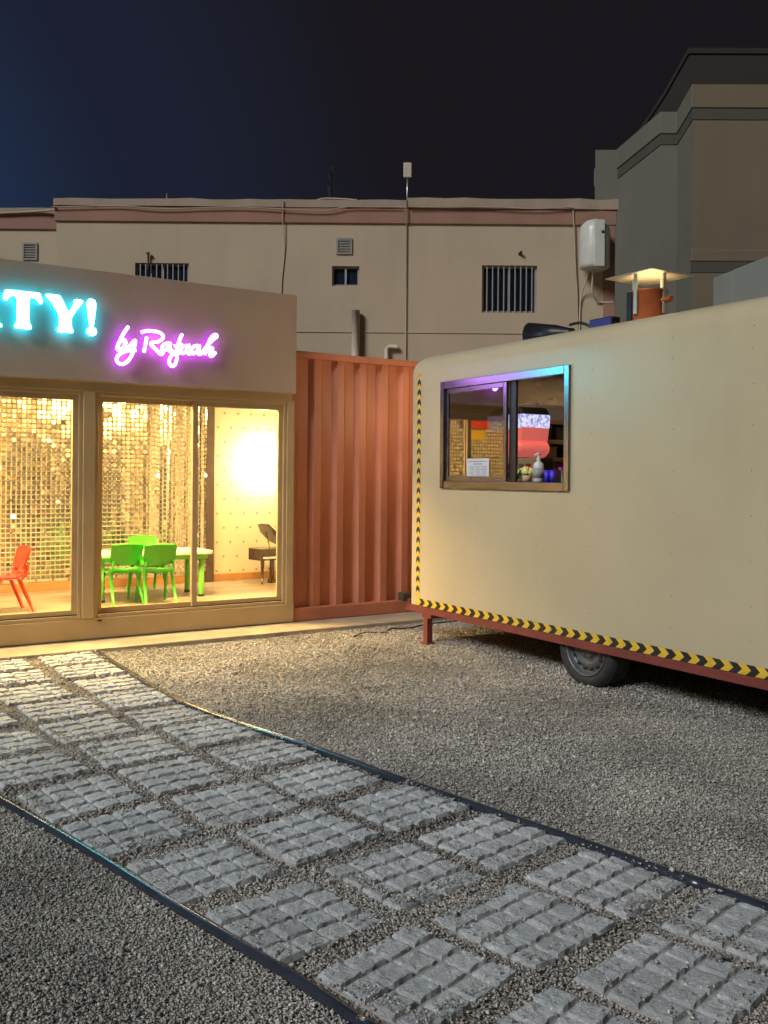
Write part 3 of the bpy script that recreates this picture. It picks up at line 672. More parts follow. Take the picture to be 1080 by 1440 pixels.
# toy grand piano
px, py = 4.72, 9.88
t = thing('toy_piano', (px, py, FZ), 'brown toy grand piano with raised lid against the dotted wall', 'piano', None, R(12))
plan = [(-.22, -.13), (.22, -.13), (.22, .02), (.20, .10), (.12, .15), (.06, .20), (-.05, .22), (-.16, .20), (-.22, .12)]
m = MB(); m.prism([(px + x, py + y) for x, y in plan], FZ + .27, FZ + .405); m.build('case', M['piano'], t, bevel=.005)
m = MB(); m.box(px - .20, px + .20, py - .20, py - .13, FZ + .295, FZ + .315); kb = m.build('keyboard', M['white'], t, bevel=.002)
m = MB()
for k in range(10):
    if k in (2, 6): continue
    m.box(px - .185 + k * .038, px - .165 + k * .038, py - .175, py - .131, FZ + .314, FZ + .324)
m.build('black_keys', M['black'], kb, kind='stuff')
L = Matrix.Translation((px - .22, py, FZ + .41)) @ Matrix.Rotation(R(-38), 4, 'Y')
m = MB(); n = len(plan); vv = []
for zz in (0, .012): vv += [tuple(L @ Vector((x + .22, y, zz))) for x, y in plan]
m.add(vv, [(i, (i + 1) % n, n + (i + 1) % n, n + i) for i in range(n)] + [tuple(range(n - 1, -1, -1)), tuple(range(n, 2 * n))]); 
# lid hinged on the side away from the shop centre
for i, v in enumerate(m.v): m.v[i] = (2 * px - v[0], v[1], v[2])
m.f = [f[::-1] for f in m.f]
m.build('lid', M['piano'], t, bevel=.003)
m = MB(); m.tube([(px - .05, py - .06, FZ + .40), (px - .10, py - .05, FZ + .60)], .006, 6); m.build('lid_prop', M['piano'], t)
for x, y in ((-.18, -.1), (.18, -.1), (0, .15)):
    m = MB(); m.tube([(px + x, py + y, FZ + .275), (px + x * 1.02, py + y, FZ + .16), (px + x * 1.05, py + y, FZ)], [.022, .016, .012], 10); m.build('leg', M['piano'], t)
m = MB(); m.box(px - .03, px + .03, py - .05, py - .03, FZ + .05, FZ + .275).box(px - .05, px + .05, py - .09, py - .02, FZ, FZ + .05); m.build('pedal_lyre', M['piano'], t, bevel=.003)
t = thing('toy_stool', (px + .08, py - .42, FZ), 'small dark stool in front of the toy piano', 'stool')
m = MB(); m.lathe([(.001, .20), (.095, .20), (.10, .215), (.095, .23), (.001, .23)], (0, 0, 1), (px + .16, py - .40, FZ), 18); m.build('seat', M['piano'], t)
for k in range(3):
    q = k * 2.094 + .4; m = MB(); m.tube([(px + .16 + .05 * math.cos(q), py - .40 + .05 * math.sin(q), FZ + .205), (px + .16 + .09 * math.cos(q), py - .40 + .09 * math.sin(q), FZ)], .011, 8); m.build('leg', M['piano'], t)

# ================================================================== FOOD TRAILER
TX, TX2, TY0, TY1, TZ0, TZ1 = 4.63, 6.72, 2.35, 6.85, .325, 2.515
WY0, WY1, WZ0, WZ1 = 4.845, 6.335, 1.385, 2.222            # opening in the side wall
tr = thing('food_trailer', (5.68, 4.6, 0), 'cream food trailer with rounded roof, serving window and yellow-black hazard tape', 'trailer')
def body():
    rc, rt = .075, .15
    def ring(z, ins):
        pts = []
        x0, x1, y0, y1 = TX + ins, TX2 - ins, TY0 + ins, TY1 - ins; r = max(rc - ins * .15, .03)
        for cx, cy, a0 in ((x0 + r, y1 - r, 90), (x0 + r, y0 + r, 180), (x1 - r, y0 + r, 270), (x1 - r, y1 - r, 0)):
            for k in range(6):
                q = R(a0 + 18 * k); pts.append((cx + r * math.cos(q), cy + r * math.sin(q), z))
            if a0 == 90:                                        # along the window side, going to lower y
                for yy in (WY1, WY0): pts.append((x0, yy, z))
        return pts
    rings = [ring(TZ0, 0), ring(WZ0, 0), ring(WZ1, 0), ring(TZ1 - rt, 0)]
    for k in range(1, 9):
        q = R(90 * k / 8); rings.append(ring(TZ1 - rt + rt * math.sin(q), rt * (1 - math.cos(q))))
    n = len(rings[0]); m = MB(); vs = [p for r in rings for p in r]; fs = []
    for i in range(len(rings) - 1):
        for k in range(n):
            if i == 1 and k == 6: continue                      # the window opening
            fs.append((i * n + k, i * n + (k + 1) % n, (i + 1) * n + (k + 1) % n, (i + 1) * n + k))
    m.add(vs, fs, 0, True); m.add(rings[-1], [tuple(range(n))], 0, True); m.add(rings[0], [tuple(range(n - 1, -1, -1))], 0)
    o = m.build('body', M['cream'], tr); return o
bd = body()
m = MB()
for y in (3.35, 3.92, 4.62, 5.16, 5.9, 6.52):
    for z in ([.52, .70, .95, 1.18] if 4.8 < y < 6.4 else [.52, .72, .98, 1.24, 1.5, 1.76, 2.0, 2.2]) + [2.33]:
        m.lathe([(.0035, 0), (.0025, .0015), (.0005, .002)], (-1, 0, 0), (TX, y + random.uniform(-.01, .01), z), 8)
m.build('rivets', M['graymould'], bd, kind='stuff')
# interior lining
IX0, IX1, IY0, IY1, IZ0, IZ1 = TX + .05, TX2 - .06, TY0 + .06, TY1 - .06, .40, 2.42
m = MB(); m.box(IX0, IX1, IY0, IY1, IZ0 - .03, IZ0); m.build('floor', M['graymould'], tr)
m = MB(); m.box(IX0, IX1, IY0, IY1, IZ1, IZ1 + .03); m.build('ceiling', M['steel'], tr)
m = MB(); m.box(IX1, IX1 + .02, IY0, IY1, IZ0, IZ1); m.build('lining', M['steel'], tr)
m = MB(); m.box(IX0, IX1, IY1, IY1 + .02, IZ0, IZ1); m.build('lining', M['steel'], tr)
m = MB(); m.box(IX0, IX1, IY0 - .02, IY0, IZ0, IZ1); m.build('lining', M['steel'], tr)
m = MB(); m.box(IX0 - .02, IX0, IY0, IY1, IZ0, WZ0).box(IX0 - .02, IX0, IY0, IY1, WZ1, IZ1).box(IX0 - .02, IX0, IY0, WY0, WZ0, WZ1).box(IX0 - .02, IX0, WY1, IY1, WZ0, WZ1); m.build('lining', M['steel'], tr)
# window
def yframe(mb, x0, x1, y0, y1, z0, z1, w, wb=None, wt=None):
    wb = wb or w; wt = wt or w
    mb.box(x0, x1, y0, y0 + w, z0, z1).box(x0, x1, y1 - w, y1, z0, z1).box(x0, x1, y0 + w, y1 - w, z0, z0 + wb).box(x0, x1, y0 + w, y1 - w, z1 - wt, z1)
m = MB(); yframe(m, TX - .022, TX + .055, 4.818, 6.362, 1.355, 2.25, .052, .062, .062); wf = m.build('window', M['wframe'], tr, bevel=.004)
m = MB(); yframe(m, TX + .0, TX + .022, 5.52, 6.312, 1.415, 2.19, .042); sh = m.build('sash', M['wframe'], wf, bevel=.003)
m = MB(); m.box(TX + .008, TX + .013, 5.558, 6.274, 1.454, 2.15); m.build('pane', M['glass2'], wf)
m = MB(); m.box(TX + .026, TX + .05, 5.44, 5.52, 1.415, 2.19); m.build('sash_stile', M['black'], wf, bevel=.003)
# hazard tape
def tape(path, hw, per, name, tip=.6):
    # path: (start, direction, across) on the side wall plane
    m = MB(); s, d, a, L = path; s = Vector(s); d = Vector(d); a = Vector(a); k = 0; q = 0.0
    while q < L:
        h = per / 2; e = min(q + h, L); t_ = tip * per * .5
        p = [s + d * q - a * hw, s + d * (q + t_), s + d * q + a * hw, s + d * e + a * hw, s + d * (e + t_), s + d * e - a * hw]
        m.add(p, [(0, 1, 4, 5), (1, 2, 3, 4)], k % 2); k += 1; q = e
    return m.build(name, [M['yellow'], M['tapeblack']], tr)
tape(((TX - .002, 6.74, .356), (0, -1, 0), (0, 0, 1), 4.3), .030, .118, 'hazard_tape')
tape(((TX - .0022, 6.70, .39), (0, 0, 1), (0, 1, 0), 1.94), .027, .086, 'hazard_tape')
# chassis
m = MB(); m.box(TX + .004, TX + .065, TY0 + .05, TY1 - .01, .262, .322).box(TX2 - .065, TX2 - .004, TY0 + .05, TY1 - .01, .262, .322)
for y in (2.5, 3.4, 5.3, 6.0): m.box(TX + .065, TX2 - .065, y, y + .05, .27, .322)
m.box(TX + .004, TX2 - .004, TY1 - .01, TY1 + .045, .262, .36)
m.build('chassis', M['red_dark'], tr, bevel=.004)
m = MB(); m.box(TX - .03, TX + .09, TY1 + .03, TY1 + .13, .335, .41); m.build('bumper', M['black'], tr, bevel=.01)
for x, y in ((TX + .04, 6.60), (TX2 - .06, 6.60), (TX2 - .06, 2.6), (TX + .04, 2.6)):
    m = MB(); m.box(x - .028, x + .028, y - .03, y + .03, -.01, .27).box(x - .032, x + .10, y - .085, y + .045, .225, .265); m.build('leg', M['red_dark'], tr, bevel=.003)
    m = MB(); m.box(x - .05, x + .05, y - .05, y + .05, -.004, .012) ; m.build('foot_plate', M['red_dark'], tr)
def wheel(xo, sgn, y, zc, r):
    o = (xo, y, zc); ax = (sgn, 0, 0)           # ax points outward
    w = MB(); w.lathe([(.185, -.005), (.20, .004), (.225, .012), (r - .035, .010), (r - .012, -.006), (r, -.035), (r, -.150), (r - .012, -.18), (.225, -.195), (.185, -.185)], ax, o, 40, close=True)
    ty = w.build('wheel', M['rubber'], tr)
    tm = MB()
    for k in range(56):
        q = 2 * math.pi * k / 56; c, s = math.cos(q), math.sin(q)
        for xx in (-.045, -.085, -.125):
            p = Vector(o) + Vector(ax) * xx; e = .010; t3 = Vector((0, -s, c)); rr_ = Vector((0, c, s))
            b = [p + Vector(ax) * (i * .016) + t3 * (j * e) + rr_ * (r + .004 * h - .002) for h in (0, 1) for j in (-1, 1) for i in (-1, 1)]
            tm.add(b, [(0, 2, 3, 1), (4, 5, 7, 6), (0, 1, 5, 4), (2, 6, 7, 3), (0, 4, 6, 2), (1, 3, 7, 5)])
    tm.build('tread', M['rubber'], ty)
    rm = MB(); rm.lathe([(.187, -.004), (.192, .004), (.184, .006), (.176, -.006), (.168, -.035), (.150, -.045), (.135, -.028), (.112, -.018), (.095, -.030), (.070, -.034), (.062, -.022), (.045, -.018), (.040, -.022), (.001, -.022)], ax, o, 48)
    rim = rm.build('rim', M['rim'], ty)
    h = MB()
    for k in range(14):
        q = 2 * math.pi * k / 14; p = Vector(o) + Vector(ax) * -.028 + Vector((0, math.cos(q), math.sin(q))) * .142
        h.lathe([(.001, .006), (.0135, .006), (.0135, -.006)], ax, p, 10)
    h.build('rim_holes', M['black'], rim)
    h = MB()
    for k in range(5):
        q = 2 * math.pi * k / 5 + .3; p = Vector(o) + Vector(ax) * -.026 + Vector((0, math.cos(q), math.sin(q))) * .055
        h.lathe([(.012, -.004), (.012, .012), (.008, .016), (.001, .016)], ax, p, 6, smooth=False)
    h.build('lug_nuts', M['rim'], rim)
wheel(TX + .055, -1, 4.715, .255, .275)
wheel(TX2 - .055, 1, 4.715, .255, .275)
m = MB(); m.tube([(TX + .15, 4.715, .255), (TX2 - .15, 4.715, .255)], .03, 10); m.build('axle', M['black'], tr)
# roof flue with lit square rain cap
fx, fy = 5.6, 4.98
fl = MB(); fl.lathe([(.135, -.03), (.135, .37), (.142, .375), (.142, .39), (.128, .39), (.128, -.03)], (0, 0, 1), (fx, fy, TZ1), 28); flue = fl.build('flue', M['orange'], tr)
m = MB(); m.tube([(fx, fy - .13, TZ1 + .30), (fx, fy - .22, TZ1 + .30)], .022, 10); m.build('handle', M['orange'], flue)
m = MB(); m.box(fx - .142, fx - .13, fy + .05, fy + .10, TZ1 + .05, TZ1 + .38); m.build('switch_box', M['black'], flue, bevel=.004)
cz = TZ1 + .50; hs = .235
m = MB(); c4 = [(fx - hs, fy - hs), (fx + hs, fy - hs), (fx + hs, fy + hs), (fx - hs, fy + hs)]; ap = (fx, fy, cz + .03); ap2 = (fx, fy, cz + .02)
m.add([(*p, cz) for p in c4] + [ap], [(0, 1, 4), (1, 2, 4), (2, 3, 4), (3, 0, 4)]); m.add([(*p, cz - .006) for p in c4] + [ap2], [(1, 0, 4), (2, 1, 4), (3, 2, 4), (0, 3, 4)])
m.add([(*p, cz) for p in c4] + [(*p, cz - .006) for p in c4], [(0, 4, 5, 1), (1, 5, 6, 2), (2, 6, 7, 3), (3, 7, 4, 0)])
capo = m.build('rain_cap', M['galv'], tr)
for dx, dy in ((1, 0), (-1, 0), (0, 1), (0, -1)):
    m = MB(); x, y = fx + dx * .15, fy + dy * .15
    m.box(x - .016 + .01 * abs(dx), x + .016 - .01 * abs(dx), y - .016 + .01 * abs(dy), y + .016 - .01 * abs(dy), TZ1 + .20, cz + .012); m.build('bracket', M['galv'], capo)
m = MB(); m.lathe([(.001, .385), (.10, .385), (.11, .38), (.10, .375)], (0, 0, 1), (fx, fy, TZ1), 20); m.build('lamp', M['assumed_hoodlamp'], flue)  # assumed lamp inside the flue, added to light the cap from below
# assumed unseen bulkhead lamp on the trailer's end wall, added to brighten the container
m = MB(); m.lathe([(.001, -.004), (.09, -.004), (.09, .025), (.07, .035)], (0, 1, 0), (5.45, TY1, 2.20), 20); lb_ = m.build('assumed_bulkhead_lamp', M['white'], tr)
m = MB(); m.lathe([(.07, .034), (.06, .07), (.035, .09), (.001, .095)], (0, 1, 0), (5.45, TY1, 2.20), 20); m.build('globe', M['assumed_bulk'], lb_)
# things on the roof
t = thing('roof_horn', (5.25, 5.75, TZ1), 'black half-round horn lying on the trailer roof', 'loudspeaker')
m = MB(); m.lathe([(.105, 0), (.108, .0), (.075, .26), (.045, .38), (.04, .42), (.001, .42)], (0.25, -1, -.05), (5.22, 5.93, TZ1 + .13), 22); m.build('horn', M['black'], t)
m = MB(); m.tube([(5.30, 5.60, TZ1 - .01), (5.30, 5.60, TZ1 + .1)], .02, 8); m.build('stand', M['black'], t)
m = MB(); m.tube(catmull([(5.32, 5.56, TZ1 + .18), (5.34, 5.46, TZ1 + .185), (5.36, 5.36, TZ1 + .14), (5.38, 5.30, TZ1 + .06)], 5), .012, 8); m.build('bracket', M['black'], t)
t = thing('roof_spotlight', (5.4, 5.25, TZ1), 'small spotlight with blue violet reflection on the trailer roof', 'spotlight')
m = MB(); m.box(5.36, 5.46, 5.14, 5.38, TZ1 + .075, TZ1 + .20); hd = m.build('housing', M['black'], t, bevel=.01)
m = MB(); m.box(5.352, 5.362, 5.15, 5.37, TZ1 + .085, TZ1 + .19); m.build('lens', M['bluerefl'], t)
m = MB(); m.box(5.39, 5.43, 5.12, 5.14, TZ1 - .01, TZ1 + .16).box(5.39, 5.43, 5.38, 5.40, TZ1 - .01, TZ1 + .16); m.build('yoke', M['black'], t)
# ---- inside the trailer
m = MB(); m.box(IX0 + .0, IX0 + .50, 4.3, 6.75, 1.28, 1.32); m.box(IX0, IX0 + .48, 4.35, 4.40, .40, 1.28).box(IX0, IX0 + .48, 6.65, 6.70, .40, 1.28); m.build('counter', M['steel'], tr, bevel=.004)
for y, la in ((3.6, 'assumed warm strip light on the trailer ceiling over the counter end'), (5.6, 'assumed warm strip light on the trailer ceiling above the slush machine')):
    t = thing('assumed_strip_light', (4.80, y, 2.38), la, 'strip light', 'assumed strip lights in the trailer')
    m = MB(); m.box(4.76, 4.84, y - .42, y + .42, 2.39, 2.422); m.build('housing', M['white'], t)
    m = MB(); m.tube([(4.80, y - .40, 2.375), (4.80, y + .40, 2.375)], .018, 10); m.build('tube', M['assumed_tlamp'], t)  # assumed lamp out of view, added to light the trailer interior
t = thing('slush_machine', (5.25, 6.18, 1.32), 'slush machine with frosted lit tank and pink drink behind the trailer window', 'slush machine')
m = MB(); m.box(5.12, 5.50, 5.72, 6.24, 1.32, 1.62); m.shift(0, .20, 0).build('base', M['black'], t, bevel=.015)
m = MB(); m.tube([(5.14, 5.98, 1.70), (5.16, 5.98, 1.70), (5.46, 5.98, 1.70)], [.09, .10, .10], 24)
m.v = [(x, 5.98 + (y - 5.98) * 2.35, z) for x, y, z in m.v]; m.shift(0, .20, 0).build('drum', M['pink'], t, bevel=.008)
def taper(z0, z1, x0, x1, ya, yb, yc, yd): return [(x0, ya, z0), (x1, ya, z0), (x1, yb, z0), (x0, yb, z0), (x0, yc, z1), (x1, yc, z1), (x1, yd, z1), (x0, yd, z1)]
BF = [(3, 2, 1, 0), (4, 5, 6, 7), (0, 1, 5, 4), (1, 2, 6, 5), (2, 3, 7, 6), (3, 0, 4, 7)]
m = MB(); m.add(taper(1.76, 1.87, 5.16, 5.46, 5.76, 6.17, 5.74, 6.20), BF); m.v[4] = (5.16, 5.74, 1.885); m.v[7] = (5.16, 6.20, 1.845); m.shift(0, .20, 0).build('drink', M['pink'], t, bevel=.006)
m = MB(); m.add(taper(1.872, 1.985, 5.155, 5.465, 5.74, 6.20, 5.735, 6.215), BF); m.v[3] = (5.155, 6.20, 1.848); m.shift(0, .20, 0).build('tank', M['slushled'], t, bevel=.006)
m = MB(); m.add(taper(1.985, 2.05, 5.15, 5.47, 5.73, 6.22, 5.78, 6.10), BF); m.shift(0, .20, 0).build('lid', M['black'], t, bevel=.02)
m = MB(); m.tube([(5.10, 5.98, 1.64), (5.06, 5.98, 1.60), (5.06, 5.98, 1.55)], .018, 8); m.shift(0, .20, 0).build('tap', M['black'], t)
t = thing('price_board', (5.09, 5.97, 1.32), 'pale menu board with small coloured squares under the slush tank', 'menu board')
m = MB(); m.box(5.085, 5.10, 5.70, 6.24, 1.32, 1.61); m.build('board', M['creamboard'], t, bevel=.003)
for k in range(5):
    for j in range(3):
        m = MB(); m.box(5.082, 5.086, 6.15 - k * .085 - .06, 6.15 - k * .085, 1.375 + j * .07, 1.425 + j * .07); m.build('square', [M['redp'], M['tan'], M['bar']][(k * 2 + j) % 3] if (k + j) % 3 else M['redp'], t)
t = thing('wall_shelf', (6.1, 6.62, .42), 'tan shelf unit with boxes against the trailer end wall', 'shelf')
for z in (1.18, 1.60, 1.765, 1.95): m = MB(); m.box(5.63, 6.60, 6.45, 6.78, z, z + .04); m.build('shelf', M['tan'], t, bevel=.004)
for x in (5.60, 6.60): m = MB(); m.box(x, x + .03, 6.46, 6.78, .40, 2.0); m.build('upright', M['tan'], t)
for x, w, z, h, mm, la in ((5.85, .30, 1.805, .13, 'black', 'black box on the upper shelf in the trailer'), (6.25, .38, 1.805, .12, 'black', 'wide black box on the upper shelf in the trailer'), (6.3, .3, 1.64, .11, 'black', 'black box on the middle shelf in the trailer'), (5.9, .34, 1.64, .10, 'tan', 'tan carton on the middle shelf in the trailer'), (6.0, .4, 1.99, .14, 'white', 'white carton on the top shelf in the trailer'), (6.1, .5, 1.22, .28, 'tan', 'large tan carton on the lowest shelf in the trailer')):
    t = thing('storage_box', (x, 6.6, z), la, 'box'); m = MB(); m.box(x - w / 2, x + w / 2, 6.50, 6.72, z, z + h * .8); b_ = m.build('box', M[mm], t, bevel=.006); m = MB(); m.box(x - w / 2 - .004, x + w / 2 + .004, 6.496, 6.724, z + h * .8, z + h); m.build('lid', M[mm], t, bevel=.004)
# notice taped to the glass
t = thing('paper_notice', (TX + .006, 5.88, 1.43), 'white printed notice stuck on the trailer window glass', 'notice')
m = MB(); m.box(TX + .0045, TX + .0065, 5.735, 6.02, 1.418, 1.60); m.build('sheet', M['paper'], t)
m = MB(); X_ = TX + .0036
def ln(y0, y1, z, h=.003): m.box(X_, X_ + .0008, y0, y1, z, z + h)
ln(5.76, 6.00, 1.575, .005); ln(5.82, 5.93, 1.553, .006)
for z in np.arange(1.46, 1.54, .0125):
    for y0, y1 in ((5.925, 5.985), (5.85, 5.915), (5.77, 5.84)): ln(y0, y1 - random.uniform(0, .02), float(z))
ln(5.85, 5.92, 1.442)
for y in (5.765, 5.845, 5.92, 5.99): m.box(X_, X_ + .0008, y, y + .002, 1.455, 1.54)
m.build('print', M['ink'], t)
# sanitiser bottle, flowers, blue cups on the sill counter
ZC = 1.417
bx_, by_ = TX + .075, 5.235
m = MB(); m.box(TX + .03, TX + .12, 4.87, 5.44, 1.383, ZC); m.build('sill', M['wframe'], tr, bevel=.003)
t = thing('sanitiser_bottle', (bx_, by_, ZC), 'white pump bottle on the trailer window sill', 'bottle')
m = MB(); m.lathe([(.001, 0), (.036, 0), (.040, .008), (.040, .12), (.034, .14), (.014, .155), (.013, .165), (.001, .165)], (0, 0, 1), (bx_, by_, ZC), 20); bo = m.build('bottle', M['white'], t)
m = MB(); m.lathe([(.0405, .03), (.0408, .03), (.0408, .105), (.0405, .105)], (0, 0, 1), (bx_, by_, ZC), 20); m.build('label_wrap', M['bar'], bo)
m = MB(); m.lathe([(.016, .165), (.016, .18), (.006, .182), (.006, .205)], (0, 0, 1), (bx_, by_, ZC), 14); m.tube([(bx_, by_ - .012, ZC + .208), (bx_, by_ + .006, ZC + .212), (bx_, by_ + .045, ZC + .202)], [.010, .010, .006], 8); m.build('pump', M['white'], t)
t = thing('flower_pot', (TX + .08, 5.37, ZC), 'small pot of pale yellow flowers on the trailer window sill', 'flowers')
m = MB(); m.lathe([(.001, 0), (.030, 0), (.038, .05), (.034, .05), (.001, .04)], (0, 0, 1), (TX + .08, 5.37, ZC), 16); m.build('pot', M['tan'], t)
m = MB()
for k in range(46):
    d = Vector((random.gauss(0, 1), random.gauss(0, 1.3), abs(random.gauss(0, .8)))).normalized(); p = Vector((TX + .08, 5.385, ZC + .07)) + Vector((d.x * .04, d.y * .075, d.z * .04)); a = d.orthogonal().normalized() * .014; b = d.cross(a).normalized() * .014
    m.add([p - a - b, p + a - b * .6, p + a + b, p - a * .6 + b, p + d * .010], [(0, 1, 4), (1, 2, 4), (2, 3, 4), (3, 0, 4)])
m.build('petals', M['petal'], t, kind='stuff')
m = MB()
for k in range(16):
    q = random.uniform(0, 6.28); p = Vector((TX + .08, 5.42, ZC + .05)); d = Vector((math.cos(q) * .5, math.sin(q), random.uniform(-.4, .6))); e = p + d * random.uniform(.05, .085); s_ = Vector((0, .008, .012))
    m.add([p, (p + e) / 2 + s_, e, (p + e) / 2 - s_], [(0, 1, 2, 3)])
m.build('leaves', M['leaf'], t, kind='stuff')
for dy, la in ((5.135, 'deep blue cup next to the pump bottle'), (5.075, 'deep blue cup next to a magenta cap')):
    t = thing('drink_cup', (TX + .07, dy, ZC), la, 'cup'); m = MB(); m.lathe([(.001, 0), (.020, 0), (.025, .085), (.023, .085), (.018, .006)], (0, 0, 1), (TX + .07, dy, ZC), 16); m.build('cup', M['bluep'], t); m = MB(); m.lathe([(.0255, .083), (.0265, .086), (.0255, .089), (.0235, .087)], (0, 0, 1), (TX + .07, dy, ZC), 16); m.build('rim', M['bluep'], t)
t = thing('whisk_toy', (TX + .16, 5.03, 1.40), 'magenta pompom stick beside the blue cups', 'ornament')
m = MB(); m.tube([(TX + .12, 5.03, ZC - .1), (TX + .12, 5.03, ZC + .09)], .005, 6); m.build('stick', M['white'], t)
m = MB()
for k in range(40):
    d = Vector((random.gauss(0, 1), random.gauss(0, 1), random.gauss(0, 1))).normalized(); c_ = Vector((TX + .12, 5.03, ZC + .10)); s_ = d.orthogonal().normalized() * .006
    m.add([c_ + s_, c_ - s_, c_ + d * .032], [(0, 1, 2)])
m.build('pompom', M['magenta'], t, kind='stuff')
t = thing('blender_jug', (TX + .25, 4.93, 1.32), 'dark round appliance with pale blue lid by the window edge', 'appliance')
m = MB(); m.lathe([(.001, 0), (.09, 0), (.10, .03), (.09, .12), (.10, .20), (.085, .26), (.05, .30), (.001, .31)], (0, 0, 1), (TX + .25, 4.93, 1.32), 22); m.build('jug', M['black'], t)
m = MB(); m.lathe([(.001, -.006), (.045, -.006), (.05, .01), (.04, .016), (.001, .016)], (-.9, .45, .25), (TX + .17, 4.965, 1.50), 18); m.build('lid', M['cyanp'], t)

# ================================================================== BACKGROUND BUILDINGS  (frame turned with the street behind)
TH = R(YAW); cT, sT = math.cos(TH), math.sin(TH)
def W(xc, d): return (xc * cT + d * sT, -xc * sT + d * cT)
BD = 12.5
bx, by = W(-.6, BD)
an = thing('annex_building', (bx, by, 0), 'long cream rendered building with pink band below its parapet, behind the container', 'building', None, -TH)
def L(x): return x + .6                                     # camera-aligned x to the building's own x
def lb(mb, x0, x1, y0, y1, z0, z1, mi=0): return mb.box(L(x0), L(x1), y0, y1, z0, z1, mi)
holes = [(-3.376, -2.655, 3.66, 4.30), (1.298, 2.041, 3.67, 4.306), (-.723, -.356, 4.014, 4.279)]
def holed_wall(x0, x1, z0, z1, y0, y1, hs):
    m = MB(); xs = sorted({x0, x1, *[h[0] for h in hs], *[h[1] for h in hs]}); zs = sorted({z0, z1, *[h[2] for h in hs], *[h[3] for h in hs]})
    for i in range(len(xs) - 1):
        for j in range(len(zs) - 1):
            cx, cz_ = (xs[i] + xs[i + 1]) / 2, (zs[j] + zs[j + 1]) / 2
            if any(h[0] < cx < h[1] and h[2] < cz_ < h[3] for h in hs): continue
            m.add([(L(xs[i]), y0, zs[j]), (L(xs[i + 1]), y0, zs[j]), (L(xs[i + 1]), y0, zs[j + 1]), (L(xs[i]), y0, zs[j + 1])], [(0, 1, 2, 3)])
    for h in hs:
        a, b, c, d = L(h[0]), L(h[1]), h[2], h[3]
        m.add([(a, y0, c), (b, y0, c), (b, y0, d), (a, y0, d), (a, y1, c), (b, y1, c), (b, y1, d), (a, y1, d)], [(0, 4, 5, 1), (1, 5, 6, 2), (2, 6, 7, 3), (3, 7, 4, 0)])
    return m
m = holed_wall(-4.44, 3.07, 0, 4.85, 0, .14, holes); m.add([(L(-4.44), 0, 0), (L(-4.44), 0, 4.85), (L(-4.44), 3, 4.85), (L(-4.44), 3, 0), (L(3.07), 0, 0), (L(3.07), 0, 4.85), (L(3.07), 3, 4.85), (L(3.07), 3, 0)], [(0, 1, 2, 3), (4, 7, 6, 5)]); m.build('wall', M['wallc'], an, local=True)
m = MB(); lb(m, -7.5, -4.438, .25, 3, 0, 4.80); m.build('wall', M['wallc'], an, local=True)
m = MB(); lb(m, -4.46, 3.10, -.03, 3.02, 4.85, 5.06); m.build('band', M['band'], an, local=True, bevel=.01)
m = MB(); lb(m, 2.93, 3.085, -.02, .3, 0, 4.852); m.build('corner_strip', M['band'], an, local=True, bevel=.006)
m = MB(); lb(m, -7.5, -4.462, .22, 3.02, 4.80, 5.00); m.build('band', M['band'], an, local=True, bevel=.01)
# uneven parapet coping
def coping(x0, x1, y0, y1, z0, z1):
    m = MB(); n = max(2, int((x1 - x0) / .25)); v = []
    for i in range(n + 1):
        x = L(x0 + (x1 - x0) * i / n); j = random.uniform(-.010, .010); dz = random.uniform(-.008, .012)
        v += [(x, y0 + j, z0), (x, y0 + j, z1 + dz), (x, y1, z1 + dz), (x, y1, z0)]
    f = [(0, 1, 2, 3), tuple(4 * n + k for k in (3, 2, 1, 0))]
    for i in range(n):
        for k in range(4): f.append((4 * i + k, 4 * i + 4 + k, 4 * i + 4 + (k + 1) % 4, 4 * i + (k + 1) % 4))
    m.add(v, f); return m.build('coping', M['coping'], an, local=True)
coping(-4.47, .275, -.045, 3.03, 5.058, 5.155); coping(.28, 3.115, -.055, 3.03, 5.058, 5.19); coping(-7.5, -4.475, .20, 3.03, 4.998, 5.085)
m = MB(); lb(m, -1.5, 3.05, -.012, .01, 3.385, 3.40); m.build('ledge', M['wallc'], an, local=True)
def barred(x0, x1, z0, z1):
    m = MB(); rect_frame(m, L(x0), L(x1), z0, z1, .05, .10, .03); w = m.build('window', M['bar'], an, local=True)
    m = MB(); m.box(L(x0) + .03, L(x1) - .03, .075, .085, z0 + .03, z1 - .03); m.build('pane', M['darkglass'], w, local=True)
    m = MB(); m.box((L(x0) + L(x1)) / 2 - .015, (L(x0) + L(x1)) / 2 + .015, .06, .09, z0 + .03, z1 - .03); m.build('mullion', M['bar'], w, local=True)
    n = 9
    for k in range(n):
        x = L(x0) + .03 + (x1 - x0 - .06) * (k + .5) / n; m = MB(); m.box(x - .007, x + .007, .012, .026, z0, z1); m.build('bar', M['bar'], w, local=True)
barred(*holes[0]); barred(*holes[1])
x0, x1, z0, z1 = holes[2]
m = MB(); rect_frame(m, L(x0), L(x1), z0, z1, .05, .10, .025); w = m.build('window', M['bar'], an, local=True)
m = MB(); m.box(L(x0) + .02, L(x1) - .02, .075, .085, z0 + .02, z1 - .02); m.build('pane', M['darkglass'], w, local=True)
m = MB(); m.box((L(x0) + L(x1)) / 2 - .014, (L(x0) + L(x1)) / 2 + .014, .04, .09, z0, z1); m.build('mullion', M['bar'], w, local=True)
